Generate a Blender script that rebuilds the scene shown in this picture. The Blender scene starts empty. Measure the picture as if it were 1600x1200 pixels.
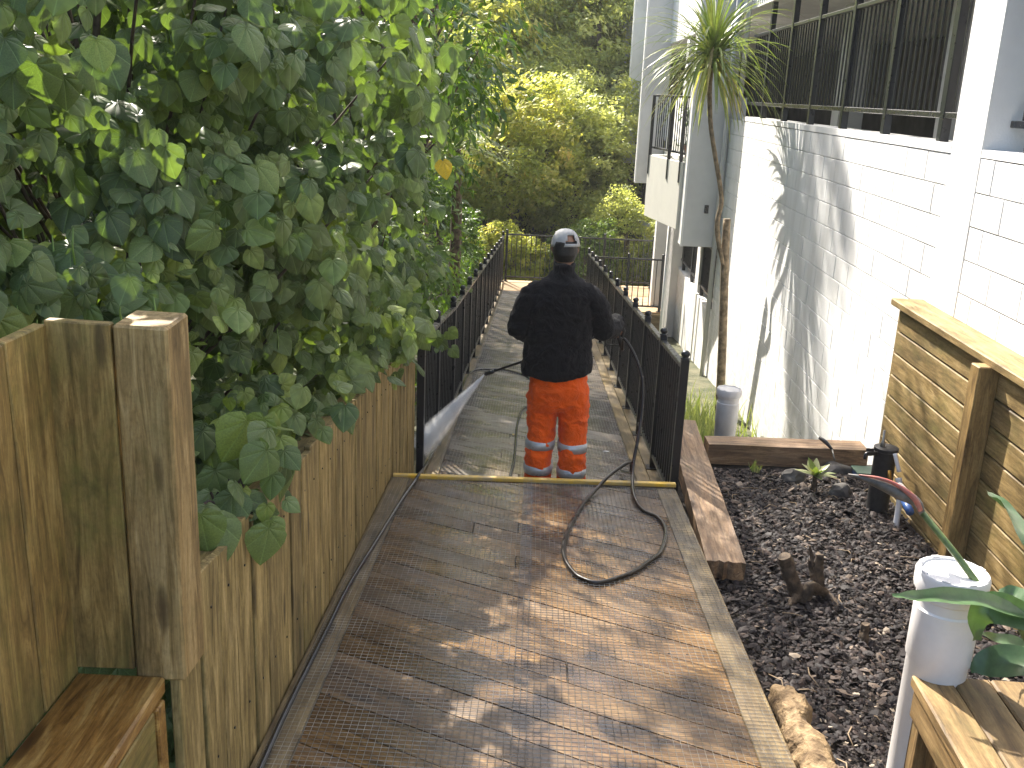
import bpy, bmesh, math, random
import numpy as np
from mathutils import Vector, Matrix, noise as mnoise
random.seed(7); rng = np.random.default_rng(7)
sc = bpy.context.scene
COL = bpy.data.collections.new('place'); sc.collection.children.link(COL)
R = math.radians
# ------------------------------------------------------------------ camera, world, sun, exposure
CZ = 1.87; FPX = 1550.0
YAW = 0.0173187; PITCH = R(16.5); ROLL = R(2.5)
CAMR = Matrix.Rotation(YAW, 3, 'Z') @ Matrix.Rotation(math.pi/2 - PITCH, 3, 'X') @ Matrix.Rotation(ROLL, 3, 'Z')
cd = bpy.data.cameras.new('camera'); cam = bpy.data.objects.new('camera', cd); COL.objects.link(cam)
cd.sensor_width = 36; cd.lens = FPX/1600*36; cd.clip_start = .05; cd.clip_end = 600
cam.matrix_world = Matrix.Translation((0, 0, CZ)) @ CAMR.to_4x4(); sc.camera = cam
SUN = Vector((-1, 2.17, 2.2)).normalized()
w = bpy.data.worlds.new('World'); sc.world = w; w.use_nodes = True
nt = w.node_tree; nt.nodes.clear()
sky = nt.nodes.new('ShaderNodeTexSky'); sky.sky_type = 'NISHITA'; sky.sun_disc = False
sky.dust_density = 3.0; sky.ozone_density = .3; sky.sun_elevation = math.asin(SUN.z); sky.sun_rotation = math.atan2(SUN.x, SUN.y) % (2*math.pi)
bg = nt.nodes.new('ShaderNodeBackground'); bg.inputs[1].default_value = .12
wo = nt.nodes.new('ShaderNodeOutputWorld'); nt.links.new(sky.outputs[0], bg.inputs[0]); nt.links.new(bg.outputs[0], wo.inputs[0])
ld = bpy.data.lights.new('sun', 'SUN'); ld.energy = 5.0; ld.angle = R(.55); ld.color = (1, .93, .82)
lo = bpy.data.objects.new('sun', ld); COL.objects.link(lo); lo.rotation_euler = SUN.to_track_quat('Z', 'Y').to_euler(); lo.location = (0, 0, 30)
sc.view_settings.view_transform = 'Standard'; sc.view_settings.look = 'None'
sc.view_settings.exposure = 1.7; sc.view_settings.gamma = 1; sc.view_settings.use_curve_mapping = False
sc.cycles.volume_bounces = 8; sc.render.resolution_x = 1024; sc.render.resolution_y = 768

# ------------------------------------------------------------------ helpers
def at(px, py, y=None, x=None, z=None):
    "the place seen at a point of the photograph, on the plane y=, x= or z="
    r = CAMR @ Vector(((px-800)/FPX, -(py-600)/FPX, -1))
    t = (y/r.y) if y is not None else (x/r.x) if x is not None else ((z-CZ)/r.z)
    return Vector((0, 0, CZ)) + r*t
WM = {}
def link(o, parent=None, M=None, label=None, cat=None, group=None, kind=None):
    COL.objects.link(o); M = M or Matrix.Identity(4)
    if parent is not None:
        o.parent = parent; o.matrix_parent_inverse = WM[parent.name].inverted()
    o.matrix_basis = M; WM[o.name] = M.copy()
    if label: o['label'] = label
    if cat: o['category'] = cat
    if group: o['group'] = group
    if kind: o['kind'] = kind
    return o
def empty(name, loc, label=None, cat=None, group=None, kind=None):
    o = bpy.data.objects.new(name, None); o.empty_display_size = .1
    return link(o, None, Matrix.Translation(loc), label, cat, group, kind)
def ob(name, me, mat, parent=None, M=None, **k):
    if mat is not None and not me.materials: me.materials.append(mat)
    return link(bpy.data.objects.new(name, me), parent, M, **k)
def smooth(me, v=True):
    me.polygons.foreach_set('use_smooth', [v]*len(me.polygons))
def box_mesh(sx, sy, sz, bev=.003, name='box', jit=0, centre=True, cuts=0):
    bm = bmesh.new(); bmesh.ops.create_cube(bm, size=1)
    for v in bm.verts: v.co = Vector((v.co.x*sx, v.co.y*sy, v.co.z*sz))
    if jit:
        for v in bm.verts: v.co += Vector([random.uniform(-jit, jit) for _ in range(3)])
    if bev: bmesh.ops.bevel(bm, geom=bm.edges[:], offset=min(bev, .3*min(sx, sy, sz)), segments=1, affect='EDGES')
    me = bpy.data.meshes.new(name); bm.to_mesh(me); bm.free(); return me
def frame(o, ex, ez):
    ex = Vector(ex).normalized(); ez = Vector(ez); ez = (ez - ez.dot(ex)*ex).normalized(); ey = ez.cross(ex)
    m = Matrix((ex, ey, ez)).transposed().to_4x4(); m.translation = Vector(o); return m
def beam(name, p0, p1, wd, th, up, mat, parent=None, bev=.004, jit=0, **k):
    "board from p0 to p1 (centre line), wd across, th along up; local x runs with the grain"
    p0, p1 = Vector(p0), Vector(p1)
    return ob(name, box_mesh((p1-p0).length, wd, th, bev, name, jit), mat, parent, frame((p0+p1)/2, p1-p0, up), **k)
def box(name, lo_, hi, mat, parent=None, bev=.004, **k):
    lo_, hi = Vector(lo_), Vector(hi); s = hi-lo_
    return ob(name, box_mesh(s.x, s.y, s.z, bev, name), mat, parent, Matrix.Translation((lo_+hi)/2), **k)
def np_mesh(name, V, F, rnd=None, uv=None, sm=False):
    "V (n,3), F (m,k) of one polygon size"
    me = bpy.data.meshes.new(name); F = np.asarray(F, dtype=np.int32); k = F.shape[1]
    me.vertices.add(len(V)); me.vertices.foreach_set('co', np.asarray(V, dtype=np.float32).ravel())
    me.loops.add(F.size); me.loops.foreach_set('vertex_index', F.ravel())
    me.polygons.add(len(F)); me.polygons.foreach_set('loop_start', np.arange(0, F.size, k, dtype=np.int32))
    try: me.polygons.foreach_set('loop_total', np.full(len(F), k, dtype=np.int32))
    except Exception: pass
    me.polygons.foreach_set('use_smooth', np.full(len(F), bool(sm)))
    if rnd is not None:
        a = me.attributes.new('rnd', 'FLOAT', 'POINT'); a.data.foreach_set('value', np.asarray(rnd, dtype=np.float32))
    if uv is not None:
        l = me.uv_layers.new(name='uv'); l.data.foreach_set('uv', np.asarray(uv, dtype=np.float32)[F.ravel()].ravel())
    me.update(calc_edges=True); me.validate(); return me
def scatter(name, BV, BF, BUV, pos, rot, scale, rnd, sm=True):
    n, m = len(pos), len(BV)
    V = np.einsum('nij,mj->nmi', rot, BV)*scale[:, None, None] + pos[:, None, :]
    F = (BF[None] + (np.arange(n)*m)[:, None, None]).reshape(-1, BF.shape[1])
    return np_mesh(name, V.reshape(-1, 3), F, np.repeat(rnd, m), None if BUV is None else np.tile(BUV, (n, 1)), sm)
def rots(nrm, tip):
    "rotation matrices: local z -> nrm, local y -> tip made perpendicular"
    nrm = nrm/np.linalg.norm(nrm, axis=1, keepdims=True)
    t = tip - (tip*nrm).sum(1, keepdims=True)*nrm; t /= np.linalg.norm(t, axis=1, keepdims=True)+1e-9
    return np.stack([np.cross(t, nrm), t, nrm], axis=2)
def tube_np(pts, rad, seg=8, cap=True):
    P = [Vector(p) for p in pts]; n = len(P)
    if not hasattr(rad, '__len__'): rad = [rad]*n
    V = []; F = []; prev = None
    for i in range(n):
        t = (P[min(i+1, n-1)] - P[max(i-1, 0)]).normalized()
        if prev is None: a = t.orthogonal().normalized()
        else: a = (prev - prev.dot(t)*t).normalized()
        prev = a; b = t.cross(a)
        r = rad[i]; ra, rb = r if hasattr(r, '__len__') else (r, r)
        for s in range(seg):
            q = 2*math.pi*s/seg; V.append(P[i] + a*math.cos(q)*ra + b*math.sin(q)*rb)
    for i in range(n-1):
        for s in range(seg):
            F.append((i*seg+s, i*seg+(s+1) % seg, (i+1)*seg+(s+1) % seg, (i+1)*seg+s))
    if cap:
        F.append(tuple(range(seg-1, -1, -1))); F.append(tuple((n-1)*seg+s for s in range(seg)))
    return V, F
def pyd(name, V, F, sm=True):
    me = bpy.data.meshes.new(name); me.from_pydata([tuple(v) for v in V], [], F); me.update()
    if sm: smooth(me)
    return me
def merge(parts):
    V = []; F = []
    for v, f in parts:
        o = len(V); V += list(v); F += [tuple(i+o for i in q) for q in f]
    return V, F
def spline(pts, n=8):
    P = [Vector(p) for p in pts]; P = [P[0]*2-P[1]] + P + [P[-1]*2-P[-2]]; out = []
    for i in range(1, len(P)-2):
        for k in range(n):
            t = k/n; a, b, c, d = P[i-1], P[i], P[i+1], P[i+2]
            out.append(.5*((2*b)+(-a+c)*t+(2*a-5*b+4*c-d)*t*t+(-a+3*b-3*c+d)*t**3))
    out.append(P[-2]); return out
def tube(name, pts, rad, mat, parent=None, seg=8, n=0, **k):
    if n:
        m0 = len(pts); pts = spline(pts, n)
        if hasattr(rad, '__len__'): rad = list(np.interp(np.linspace(0, m0-1, len(pts)), range(m0), rad))
    V, F = tube_np(pts, rad, seg); return ob(name, pyd(name, V, F), mat, parent, **k)
def ring_z(cx, cy, prof, seg=24):
    "lathe profile [(r,z)...] about a vertical axis, capped"
    V = []; F = []
    for r, z in prof:
        for s in range(seg):
            q = 2*math.pi*s/seg; V.append(Vector((cx+r*math.cos(q), cy+r*math.sin(q), z)))
    for i in range(len(prof)-1):
        for s in range(seg): F.append((i*seg+s, i*seg+(s+1) % seg, (i+1)*seg+(s+1) % seg, (i+1)*seg+s))
    F.append(tuple(range(seg-1, -1, -1))); F.append(tuple((len(prof)-1)*seg+s for s in range(seg)))
    return V, F
def lathe(name, cx, cy, prof, mat, parent=None, seg=28, **k):
    V, F = ring_z(cx, cy, prof, seg); me = pyd(name, V, F)
    o = ob(name, me, mat, parent, **k)
    try: me.set_sharp_from_angle(angle=R(35))
    except Exception: pass
    return o
def lerp(a, b, t): return a+(b-a)*t

# ------------------------------------------------------------------ materials
MATS = {}
class NB:
    def __init__(s, name):
        s.m = bpy.data.materials.new(name); s.m.use_nodes = True; s.t = s.m.node_tree; s.t.nodes.clear()
        s.out = s.n('OutputMaterial'); s.p = s.n('BsdfPrincipled'); s.l(s.p, 0, s.out, 0)
    def n(s, ty, **k):
        x = s.t.nodes.new('ShaderNode'+ty)
        for a, b in k.items(): setattr(x, a, b)
        return x
    def l(s, a, i, b, j): s.t.links.new(a.outputs[i], b.inputs[j])
    def set(s, **k):
        for a, b in k.items(): s.p.inputs[a.replace('_', ' ')].default_value = b
    def noise(s, vec, scale, detail=4, rough=.55, dist=0, vi=0):
        x = s.n('TexNoise'); x.inputs['Scale'].default_value = scale; x.inputs['Detail'].default_value = detail
        x.inputs['Roughness'].default_value = rough; x.inputs['Distortion'].default_value = dist
        if vec: s.l(vec, vi, x, 'Vector')
        return x
    def ramp(s, src, i, stops):
        x = s.n('ValToRGB'); e = x.color_ramp.elements
        while len(e) < len(stops): e.new(.5)
        for k, (p, c) in enumerate(stops): e[k].position = p; e[k].color = (*c, 1) if len(c) == 3 else c
        s.l(src, i, x, 0); return x
    def g(s, v): return (v, v, v)
    def mix(s, a, b, f, fi=0, ai=0, bi=0, mode='MIX', fac=None):
        x = s.n('MixRGB', blend_type=mode)
        if fac is not None: x.inputs[0].default_value = fac
        else: s.l(f, fi, x, 0)
        for q, (u, ui) in enumerate(((a, ai), (b, bi))):
            if isinstance(u, tuple): x.inputs[q+1].default_value = (*u, 1)
            else: s.l(u, ui, x, q+1)
        return x
    def bump(s, src, i, dist, strength=1.0, prev=None):
        b = s.n('Bump'); b.inputs['Distance'].default_value = dist; b.inputs['Strength'].default_value = strength
        s.l(src, i, b, 'Height')
        if prev: s.l(prev, 0, b, 'Normal')
        s.l(b, 0, s.p, 'Normal'); return b
    def coords(s, sc_=(1, 1, 1), per_object=True):
        tc = s.n('TexCoord'); mp = s.n('Mapping'); mp.inputs['Scale'].default_value = sc_
        if per_object:
            oi = s.n('ObjectInfo'); ml = s.n('VectorMath', operation='MULTIPLY_ADD')
            s.l(oi, 'Random', ml, 0); ml.inputs[1].default_value = (37, 91, 53); s.l(tc, 'Object', ml, 2); s.l(ml, 0, mp, 'Vector')
        else: s.l(tc, 'Object', mp, 'Vector')
        return mp
def wood(name, dark, mid, light, rough=.65, moss=0., mosscol=(.07, .085, .018), wet=0., bump=.0015, var=.25, grey=0., groove=0, spec=.5, mossdark=(.02, .03, .006), stain=.32):
    b = NB(name)
    st = b.coords((3.0, 26, 26)); big = b.coords((2.2, 3.5, 3.5)); fine = b.coords((11, 230, 230))
    n1 = b.noise(st, 1, 8, .68, 1.0); n2 = b.noise(fine, 1, 3, .6, .3); n3 = b.noise(big, 1, 9, .68, .4)
    c = b.ramp(n1, 0, [(.34, dark), (.5, mid), (.66, light)])
    f2 = b.ramp(n2, 0, [(.3, b.g(.72)), (.65, b.g(1.08))])
    c = b.mix(c, f2, None, mode='MULTIPLY', fac=.8)
    sn = b.noise(b.coords((1.0, 5, 5)), 1.7, 6, .65, .5); sf = b.ramp(sn, 0, [(.36, b.g(1-stain)), (.56, b.g(1.0)), (.7, b.g(1.08))]); c = b.mix(c, sf, None, mode='MULTIPLY', fac=1.)
    cr = b.noise(b.coords((2.2, 70, 70)), 1, 2, .5, .2); cf = b.ramp(cr, 0, [(.22, b.g(.4)), (.32, b.g(1))]); c = b.mix(c, cf, None, mode='MULTIPLY', fac=.8)
    sk = b.noise(b.coords((55, 75, 75)), 1, 4, .7); skf = b.ramp(sk, 0, [(.32, b.g(.6)), (.5, b.g(1)), (.72, b.g(1.22))]); c = b.mix(c, skf, None, mode='MULTIPLY', fac=.45)
    # knots: sparse dark rings
    kv = b.coords((1.6, 7, 7)); vo = b.n('TexVoronoi'); vo.inputs['Scale'].default_value = 1; b.l(kv, 0, vo, 'Vector')
    kn = b.ramp(vo, 'Distance', [(.0, b.g(1)), (.09, b.g(.6)), (.13, b.g(0))])
    c = b.mix(c, (dark[0]*.35, dark[1]*.3, dark[2]*.3), kn)
    if moss:
        mf = b.ramp(n3, 0, [(.62-.3*moss, b.g(0)), (.80-.2*moss, b.g(1))])
        mf2 = b.mix(mf, f2, None, mode='MULTIPLY', fac=.6)
        mn = b.noise(b.coords((14, 26, 26)), 1, 10, .75); mc = b.ramp(mn, 0, [(.35, mossdark), (.6, mosscol), (.8, tuple(q*1.9 for q in mosscol))])
        sc2 = b.n('Math', operation='MULTIPLY'); sc2.inputs[1].default_value = min(.95, .35+moss); b.l(mf2, 0, sc2, 0)
        c = b.mix(c, mc, sc2, 0)
    if grey:
        gn = b.noise(b.coords((1.5, 6, 6)), 1, 5, .6); gf = b.ramp(gn, 0, [(.42, b.g(0)), (.7, b.g(grey))])
        c = b.mix(c, (.16, .145, .125), gf)
    oi = b.n('ObjectInfo'); hv = b.n('HueSaturation'); mr = b.n('MapRange'); mr.inputs[3].default_value = 1-var; mr.inputs[4].default_value = 1+var
    b.l(oi, 'Random', mr, 0); b.l(mr, 0, hv, 'Value'); b.l(c, 0, hv, 'Color'); b.l(hv, 0, b.p, 'Base Color')
    if wet:
        wn = b.noise(b.coords((1.2, 2.2, 2.2)), 1, 3, .5)
        rr = b.ramp(wn, 0, [(.35, b.g(max(.06, rough-wet))), (.7, b.g(rough))]); b.l(rr, 0, b.p, 'Roughness')
    else: b.set(Roughness=rough)
    b.set(Specular_IOR_Level=spec)
    h = b.mix(n2, n1, None, fac=.5)
    bp = b.bump(h, 0, bump)
    return b.m
def plain(name, col, rough=.5, metal=0., var=.12, nscale=6, bump=0., bscale=80, spec=.5, col2=None):
    b = NB(name); mp = b.coords(); n = b.noise(mp, nscale, 5, .6)
    c2 = col2 or tuple(max(0, q*(1-var*2)) for q in col)
    r = b.ramp(n, 0, [(.35, c2), (.65, tuple(min(1, q*(1+var*.4)) for q in col))]); b.l(r, 0, b.p, 'Base Color')
    rr = b.ramp(n, 0, [(.3, b.g(min(1, rough*1.2))), (.7, b.g(rough*.85))]); b.l(rr, 0, b.p, 'Roughness')
    b.set(Metallic=metal, Specular_IOR_Level=spec)
    if bump: b.bump(b.noise(mp, bscale, 3), 0, bump)
    return b.m
def leafmat(name, stops, trans=.35, tcol=(1.2, 1.4, .35), rough=.38, veins=False, spec=.5):
    b = NB(name); a = b.n('Attribute', attribute_name='rnd'); c = b.ramp(a, 'Fac', stops)
    tc = b.n('TexCoord')
    nz = b.noise(tc, 26, 3, .6, vi=3); f = b.ramp(nz, 0, [(.3, b.g(.75)), (.7, b.g(1.15))]); c = b.mix(c, f, None, mode='MULTIPLY', fac=1.)
    if veins:
        sp = b.n('SeparateXYZ'); b.l(tc, 'UV', sp, 0)
        at2 = b.n('Math', operation='ARCTAN2'); b.l(sp, 0, at2, 0); b.l(sp, 1, at2, 1)
        m1 = b.n('Math', operation='MULTIPLY'); m1.inputs[1].default_value = 4.6; b.l(at2, 0, m1, 0)
        s1 = b.n('Math', operation='SINE'); b.l(m1, 0, s1, 0); ab = b.n('Math', operation='ABSOLUTE'); b.l(s1, 0, ab, 0)
        vr = b.ramp(ab, 0, [(0, b.g(1)), (.13, b.g(0))]); vm = b.n('Math', operation='MULTIPLY'); vm.inputs[1].default_value = .35; b.l(vr, 0, vm, 0)
        li = b.mix(c, (.35, .5, .18), vm); c = li
        b.bump(ab, 0, .0022)
    b.l(c, 0, b.p, 'Base Color'); b.set(Roughness=rough, Specular_IOR_Level=spec)
    tr = b.n('BsdfTranslucent'); tcx = b.mix(c, tcol, None, mode='MULTIPLY', fac=1.); b.l(tcx, 0, tr, 0)
    mx = b.n('MixShader'); mx.inputs[0].default_value = trans; b.l(b.p, 0, mx, 1); b.l(tr, 0, mx, 2); b.l(mx, 0, b.out, 0)
    return b.m
M_deck = wood('deck timber', (0.0605, 0.0298, 0.0104), (0.147, 0.0814, 0.0291), (0.259, 0.158, 0.0645), rough=.5, wet=.36, var=.28, grey=.10, bump=.0012, spec=.4)
M_ramp = wood('ramp timber', (.08, .058, .038), (.17, .128, .088), (.27, .215, .155), rough=.42, wet=.30, var=.2, grey=.3, bump=.0012, spec=.6)  # greyer, paler base colour paints in the sky's sheen on the wet boards
M_edge = wood('deck edge timber', (.08, .052, .022), (.16, .11, .048), (.27, .20, .095), rough=.55, wet=.25, var=.15, grey=.2)
M_fence = wood('sloping fence timber', (0.133, 0.0904, 0.0258), (0.292, 0.207, 0.0724), (0.491, 0.358, 0.153), rough=.7, moss=.22, mosscol=(.13, .14, .03), var=.2)
M_mossy = wood('mossy wall timber', (0.13, 0.0757, 0.0194), (0.312, 0.196, 0.0567), (0.52, 0.353, 0.121), rough=.65, moss=.55, mosscol=(.16, .16, .03), var=.12, mossdark=(.03, .038, .008))
M_post = wood('corner post timber', (0.171, 0.106, 0.0312), (0.355, 0.231, 0.0858), (0.551, 0.388, 0.172), rough=.7, moss=.25, mosscol=(.14, .14, .035), var=.1)
M_seat = wood('seat timber', (0.121, 0.0517, 0.011), (0.33, 0.167, 0.0396), (0.55, 0.345, 0.11), rough=.45, wet=.2, var=.1)
M_ret = wood('retaining board timber', (0.16, 0.102, 0.0322), (0.33, 0.223, 0.0805), (0.47, 0.335, 0.149), rough=.65, moss=.45, mosscol=(.15, .14, .03), var=.18)
M_retp = wood('retaining post timber', (.13, .075, .025), (.30, .19, .065), (.42, .28, .11), rough=.6, moss=.15, var=.1)
M_sleep = wood('weathered sleeper', (0.135, 0.075, 0.0385), (0.324, 0.194, 0.099), (0.486, 0.325, 0.187), rough=.6, moss=.15, mosscol=(.16, .14, .03), var=.1, bump=.004, grey=.35)
M_bench = wood('bench timber', (.09, .052, .018), (.19, .115, .042), (.30, .20, .085), rough=.6, moss=.3, mosscol=(.12, .11, .03), var=.12)
M_land = wood('landing timber', (.25, .14, .06), (.42, .27, .13), (.55, .38, .2), rough=.6, var=.1)
M_black = plain('black powder coated steel', (.014, .016, .020), .3, .0, .1, 12)
M_railtop = plain('railing steel', (.035, .036, .04), .28, .3, .2, 30)
M_galv = plain('galvanised wire', (.42, .40, .36), .45, .7, .3, 9)
M_pvc = plain('pvc', (.72, .71, .72), .35, 0, .06, 7)
M_pvc2 = plain('grey pvc', (.70, .69, .69), .4, 0, .08, 7)
M_yel = plain('yellow nosing paint', (.72, .45, .035), .5, 0, .3, 9, col2=(.5, .38, .2))
M_hose = plain('black rubber hose', (.008, .006, .006), .3, 0, .2, 20)
M_ghose = plain('grey hose', (.016, .018, .024), .22, 0, .2, 20)
def whitewall():
    b = NB('white painted masonry'); g = b.n('NewGeometry'); n = b.noise(g, 1.3, 6, .6); st = b.n('Mapping'); st.inputs['Scale'].default_value = (3, 3, .35); b.l(g, 0, st, 0)
    n2 = b.noise(st, 1.5, 6, .6); c = b.ramp(n2, 0, [(.3, (.66, .655, .64)), (.55, (.78, .78, .775))]); f = b.ramp(n, 0, [(.35, b.g(.93)), (.6, b.g(1))])
    c = b.mix(c, f, None, mode='MULTIPLY', fac=1.)
    sx = b.n('SeparateXYZ'); b.l(g, 0, sx, 0); mr = b.n('MapRange'); mr.inputs[1].default_value = -1.7; mr.inputs[2].default_value = -.2; mr.inputs[3].default_value = .62; mr.inputs[4].default_value = 0; b.l(sx, 2, mr, 0)
    gn = b.noise(g, 6, 8, .7); gm = b.ramp(gn, 0, [(.35, b.g(0)), (.65, b.g(1))]); gf = b.n('Math', operation='MULTIPLY'); b.l(gm, 0, gf, 0); b.l(mr, 0, gf, 1); c = b.mix(c, (.36, .35, .27), gf)
    b.l(c, 0, b.p, 'Base Color'); b.set(Roughness=.75, Specular_IOR_Level=.3); b.bump(b.noise(g, 55, 4), 0, .002); return b.m
M_wall = whitewall()
M_render = plain('white rendered concrete', (.76, .76, .75), .7, 0, .04, 3, bump=.001)
M_mortar = plain('painted mortar', (.74, .74, .74), .8, 0, .08, 10)
M_grey = plain('light grey cladding', (.62, .62, .61), .6, 0, .04, 3)
M_beige = plain('pale spandrel', (.66, .65, .59), .6, 0, .04, 3)
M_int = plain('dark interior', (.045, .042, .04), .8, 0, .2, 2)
M_conc = plain('concrete', (.32, .29, .24), .85, 0, .15, 8, bump=.002)
M_bark = plain('tree bark', (.13, .095, .06), .85, 0, .35, 14, bump=.01, bscale=30)
M_cbark = plain('cabbage tree bark', (.28, .21, .13), .85, 0, .3, 16, bump=.008, bscale=45)
M_branch = plain('dark twig bark', (.07, .05, .035), .8, 0, .3, 20, bump=.003)
M_stump = plain('weathered stump wood', (.11, .075, .045), .85, 0, .4, 22, col2=(.035, .025, .018), bump=.008, bscale=35)
M_log = plain('pale rotten log', (.25, .17, .085), .85, 0, .35, 16, bump=.02, bscale=28, col2=(.075, .045, .022))
M_rock = plain('grey brown rock', (.12, .11, .10), .8, 0, .3, 6, bump=.006, bscale=25)
LK = [(0, (.055, .085, .03)), (.35, (.11, .155, .058)), (.7, (.18, .235, .085)), (.93, (.28, .34, .07)), (1, (.55, .36, .02))]
M_kawa = leafmat('heart shaped leaf', LK, .27, (1.45, 1.7, .45), .42, True, .35)
M_gloss = leafmat('glossy leaf', [(0, (.035, .07, .014)), (.4, (.07, .13, .024)), (.8, (.12, .21, .035)), (1, (.20, .29, .04))], .36, (1.7, 1.8, .3), .34, spec=.4)
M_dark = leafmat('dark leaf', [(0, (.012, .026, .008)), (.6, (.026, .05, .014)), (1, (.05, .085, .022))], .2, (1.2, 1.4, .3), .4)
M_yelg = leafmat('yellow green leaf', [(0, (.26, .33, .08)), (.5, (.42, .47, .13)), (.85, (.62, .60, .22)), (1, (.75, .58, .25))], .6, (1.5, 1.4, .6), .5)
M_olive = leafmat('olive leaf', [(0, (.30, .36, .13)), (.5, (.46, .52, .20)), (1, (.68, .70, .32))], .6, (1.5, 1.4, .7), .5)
M_mid = leafmat('mid green leaf', [(0, (.09, .14, .03)), (.5, (.17, .25, .06)), (1, (.30, .37, .10))], .45, (1.2, 1.3, .4), .5)
M_strap = leafmat('cabbage tree leaf', [(0, (.14, .20, .055)), (.5, (.25, .31, .09)), (.85, (.40, .41, .16)), (1, (.48, .37, .20))], .35, (1.1, 1.2, .5), .38)
M_spike = leafmat('flower spike', [(0, (.16, .26, .05)), (1, (.3, .4, .1))], .2)
M_grass = leafmat('grass blade', [(0, (.16, .22, .07)), (1, (.42, .42, .22))], .25)
M_stre = leafmat('broad blade leaf', [(0, (.05, .10, .045)), (1, (.09, .16, .07))], .15, rough=.32)
def mulchmat():
    b = NB('bark chips'); a = b.n('Attribute', attribute_name='rnd')
    c = b.ramp(a, 'Fac', [(0, (.012, .009, .010)), (.55, (.035, .025, .024)), (.85, (.085, .06, .048)), (.97, (.20, .15, .11)), (1, (.4, .33, .25))])
    b.l(c, 0, b.p, 'Base Color'); b.set(Roughness=.65, Specular_IOR_Level=.3); g = b.n('NewGeometry'); b.bump(b.noise(g, 120, 3), 0, .002); return b.m
M_chip = mulchmat()
M_soil = plain('dark soil', (.03, .022, .018), .9, 0, .3, 8, bump=.01, bscale=60)
M_ground = plain('leaf littered earth', (.08, .075, .035), .95, 0, .3, 3, bump=.03, bscale=12, col2=(.03, .04, .015))

# ------------------------------------------------------------------ ground levels
def z_up(y): return -.08*y
def z_lo(y): return -.117-.097*min(y, 19.9)
def z_mul(x, y): return -.35-.045*y + .02*mnoise.noise(Vector((x*1.7, y*1.7, 0)))
def z_g(x, y):
    z = -.75-.10*max(-6, min(y, 24))
    if y > 24: z += min(16, .30*(y-24)) + .0
    if x < -3: z += .28*(-3-x)*min(1, max(0, (y+4)/8))
    if x > 3: z -= 0
    return z + .10*mnoise.noise(Vector((x*.5, y*.5, 3)))
xs = np.concatenate([np.linspace(-60, -6, 22), np.linspace(-5, 5, 25), np.linspace(7, 60, 18)]); ys = np.concatenate([np.linspace(-30, -1, 12), np.linspace(0, 30, 50), np.linspace(32, 120, 30)])
V = [(x, y, z_g(x, y)) for y in ys for x in xs]; nx = len(xs)
F = [(j*nx+i, j*nx+i+1, (j+1)*nx+i+1, (j+1)*nx+i) for j in range(len(ys)-1) for i in range(nx-1)]
ob('ground', np_mesh('ground', np.array(V), F, sm=True), M_ground, kind='structure')

# ------------------------------------------------------------------ walkway: planks laid on the diagonal between edge boards
def clip(poly, nx_, ny_, d):
    out = []
    for i in range(len(poly)):
        a, b = poly[i], poly[(i+1) % len(poly)]; da = a[0]*nx_+a[1]*ny_-d; db = b[0]*nx_+b[1]*ny_-d
        if da <= 0: out.append(a)
        if (da < 0 < db) or (db < 0 < da):
            t = da/(da-db); out.append((a[0]+(b[0]-a[0])*t, a[1]+(b[1]-a[1])*t))
    return out
def decking(parent, x0, x1, y0, y1, zf, slope, ang=-28, pitch=.142, gap=.005, mat=None):
    nrm = Vector((0, slope, 1)).normalized(); ca, sa = math.cos(R(ang)), math.sin(R(ang))
    ex = (ca, sa); ey = (-sa, ca)
    ds = [x*ey[0]+y*ey[1] for x in (x0, x1) for y in (y0, y1)]; k = math.floor(min(ds)/pitch)
    while k*pitch < max(ds):
        d0, d1 = k*pitch+gap/2, (k+1)*pitch-gap/2; k += 1
        p = [(x0, y0), (x1, y0), (x1, y1), (x0, y1)]
        p = clip(p, ey[0], ey[1], d1); p = clip(p, -ey[0], -ey[1], -d0) if p else p
        if len(p) < 3: continue
        segs = [p]
        if random.random() < .35:
            c = random.uniform(x0+.4, x1-.4)
            segs = [clip(p, 1, 0, c-.002), clip(p, -1, 0, -c-.002)]
        for q in segs:
            if len(q) < 3: continue
            cx = sum(a for a, _ in q)/len(q); cy = sum(b for _, b in q)/len(q)
            if max(a for a, _ in q)-min(a for a, _ in q) < .03: continue
            M = frame((cx, cy, zf(cy)), (ex[0], ex[1], -slope*ex[1]), nrm); Mi = M.inverted()
            top = [Mi @ Vector((a, b, zf(b))) for a, b in q]; n = len(top)
            tilt = random.uniform(-.0015, .0015)
            ins = [v + (Vector((0, 0, 0))-v)*(.0025/max(.02, v.length)) for v in top]
            Vv = [Vector((v.x, v.y, tilt)) for v in ins] + [Vector((v.x, v.y, tilt-.0025)) for v in top] + [Vector((v.x, v.y, -.03)) for v in top]
            Ff = [tuple(range(n))] + [(n+i, n+(i+1) % n, (i+1) % n, i) for i in range(n)] + [(2*n+i, 2*n+(i+1) % n, n+(i+1) % n, n+i) for i in range(n)]
            ob('plank', pyd('plank', Vv, Ff, False), mat or M_deck, parent, M)
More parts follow.
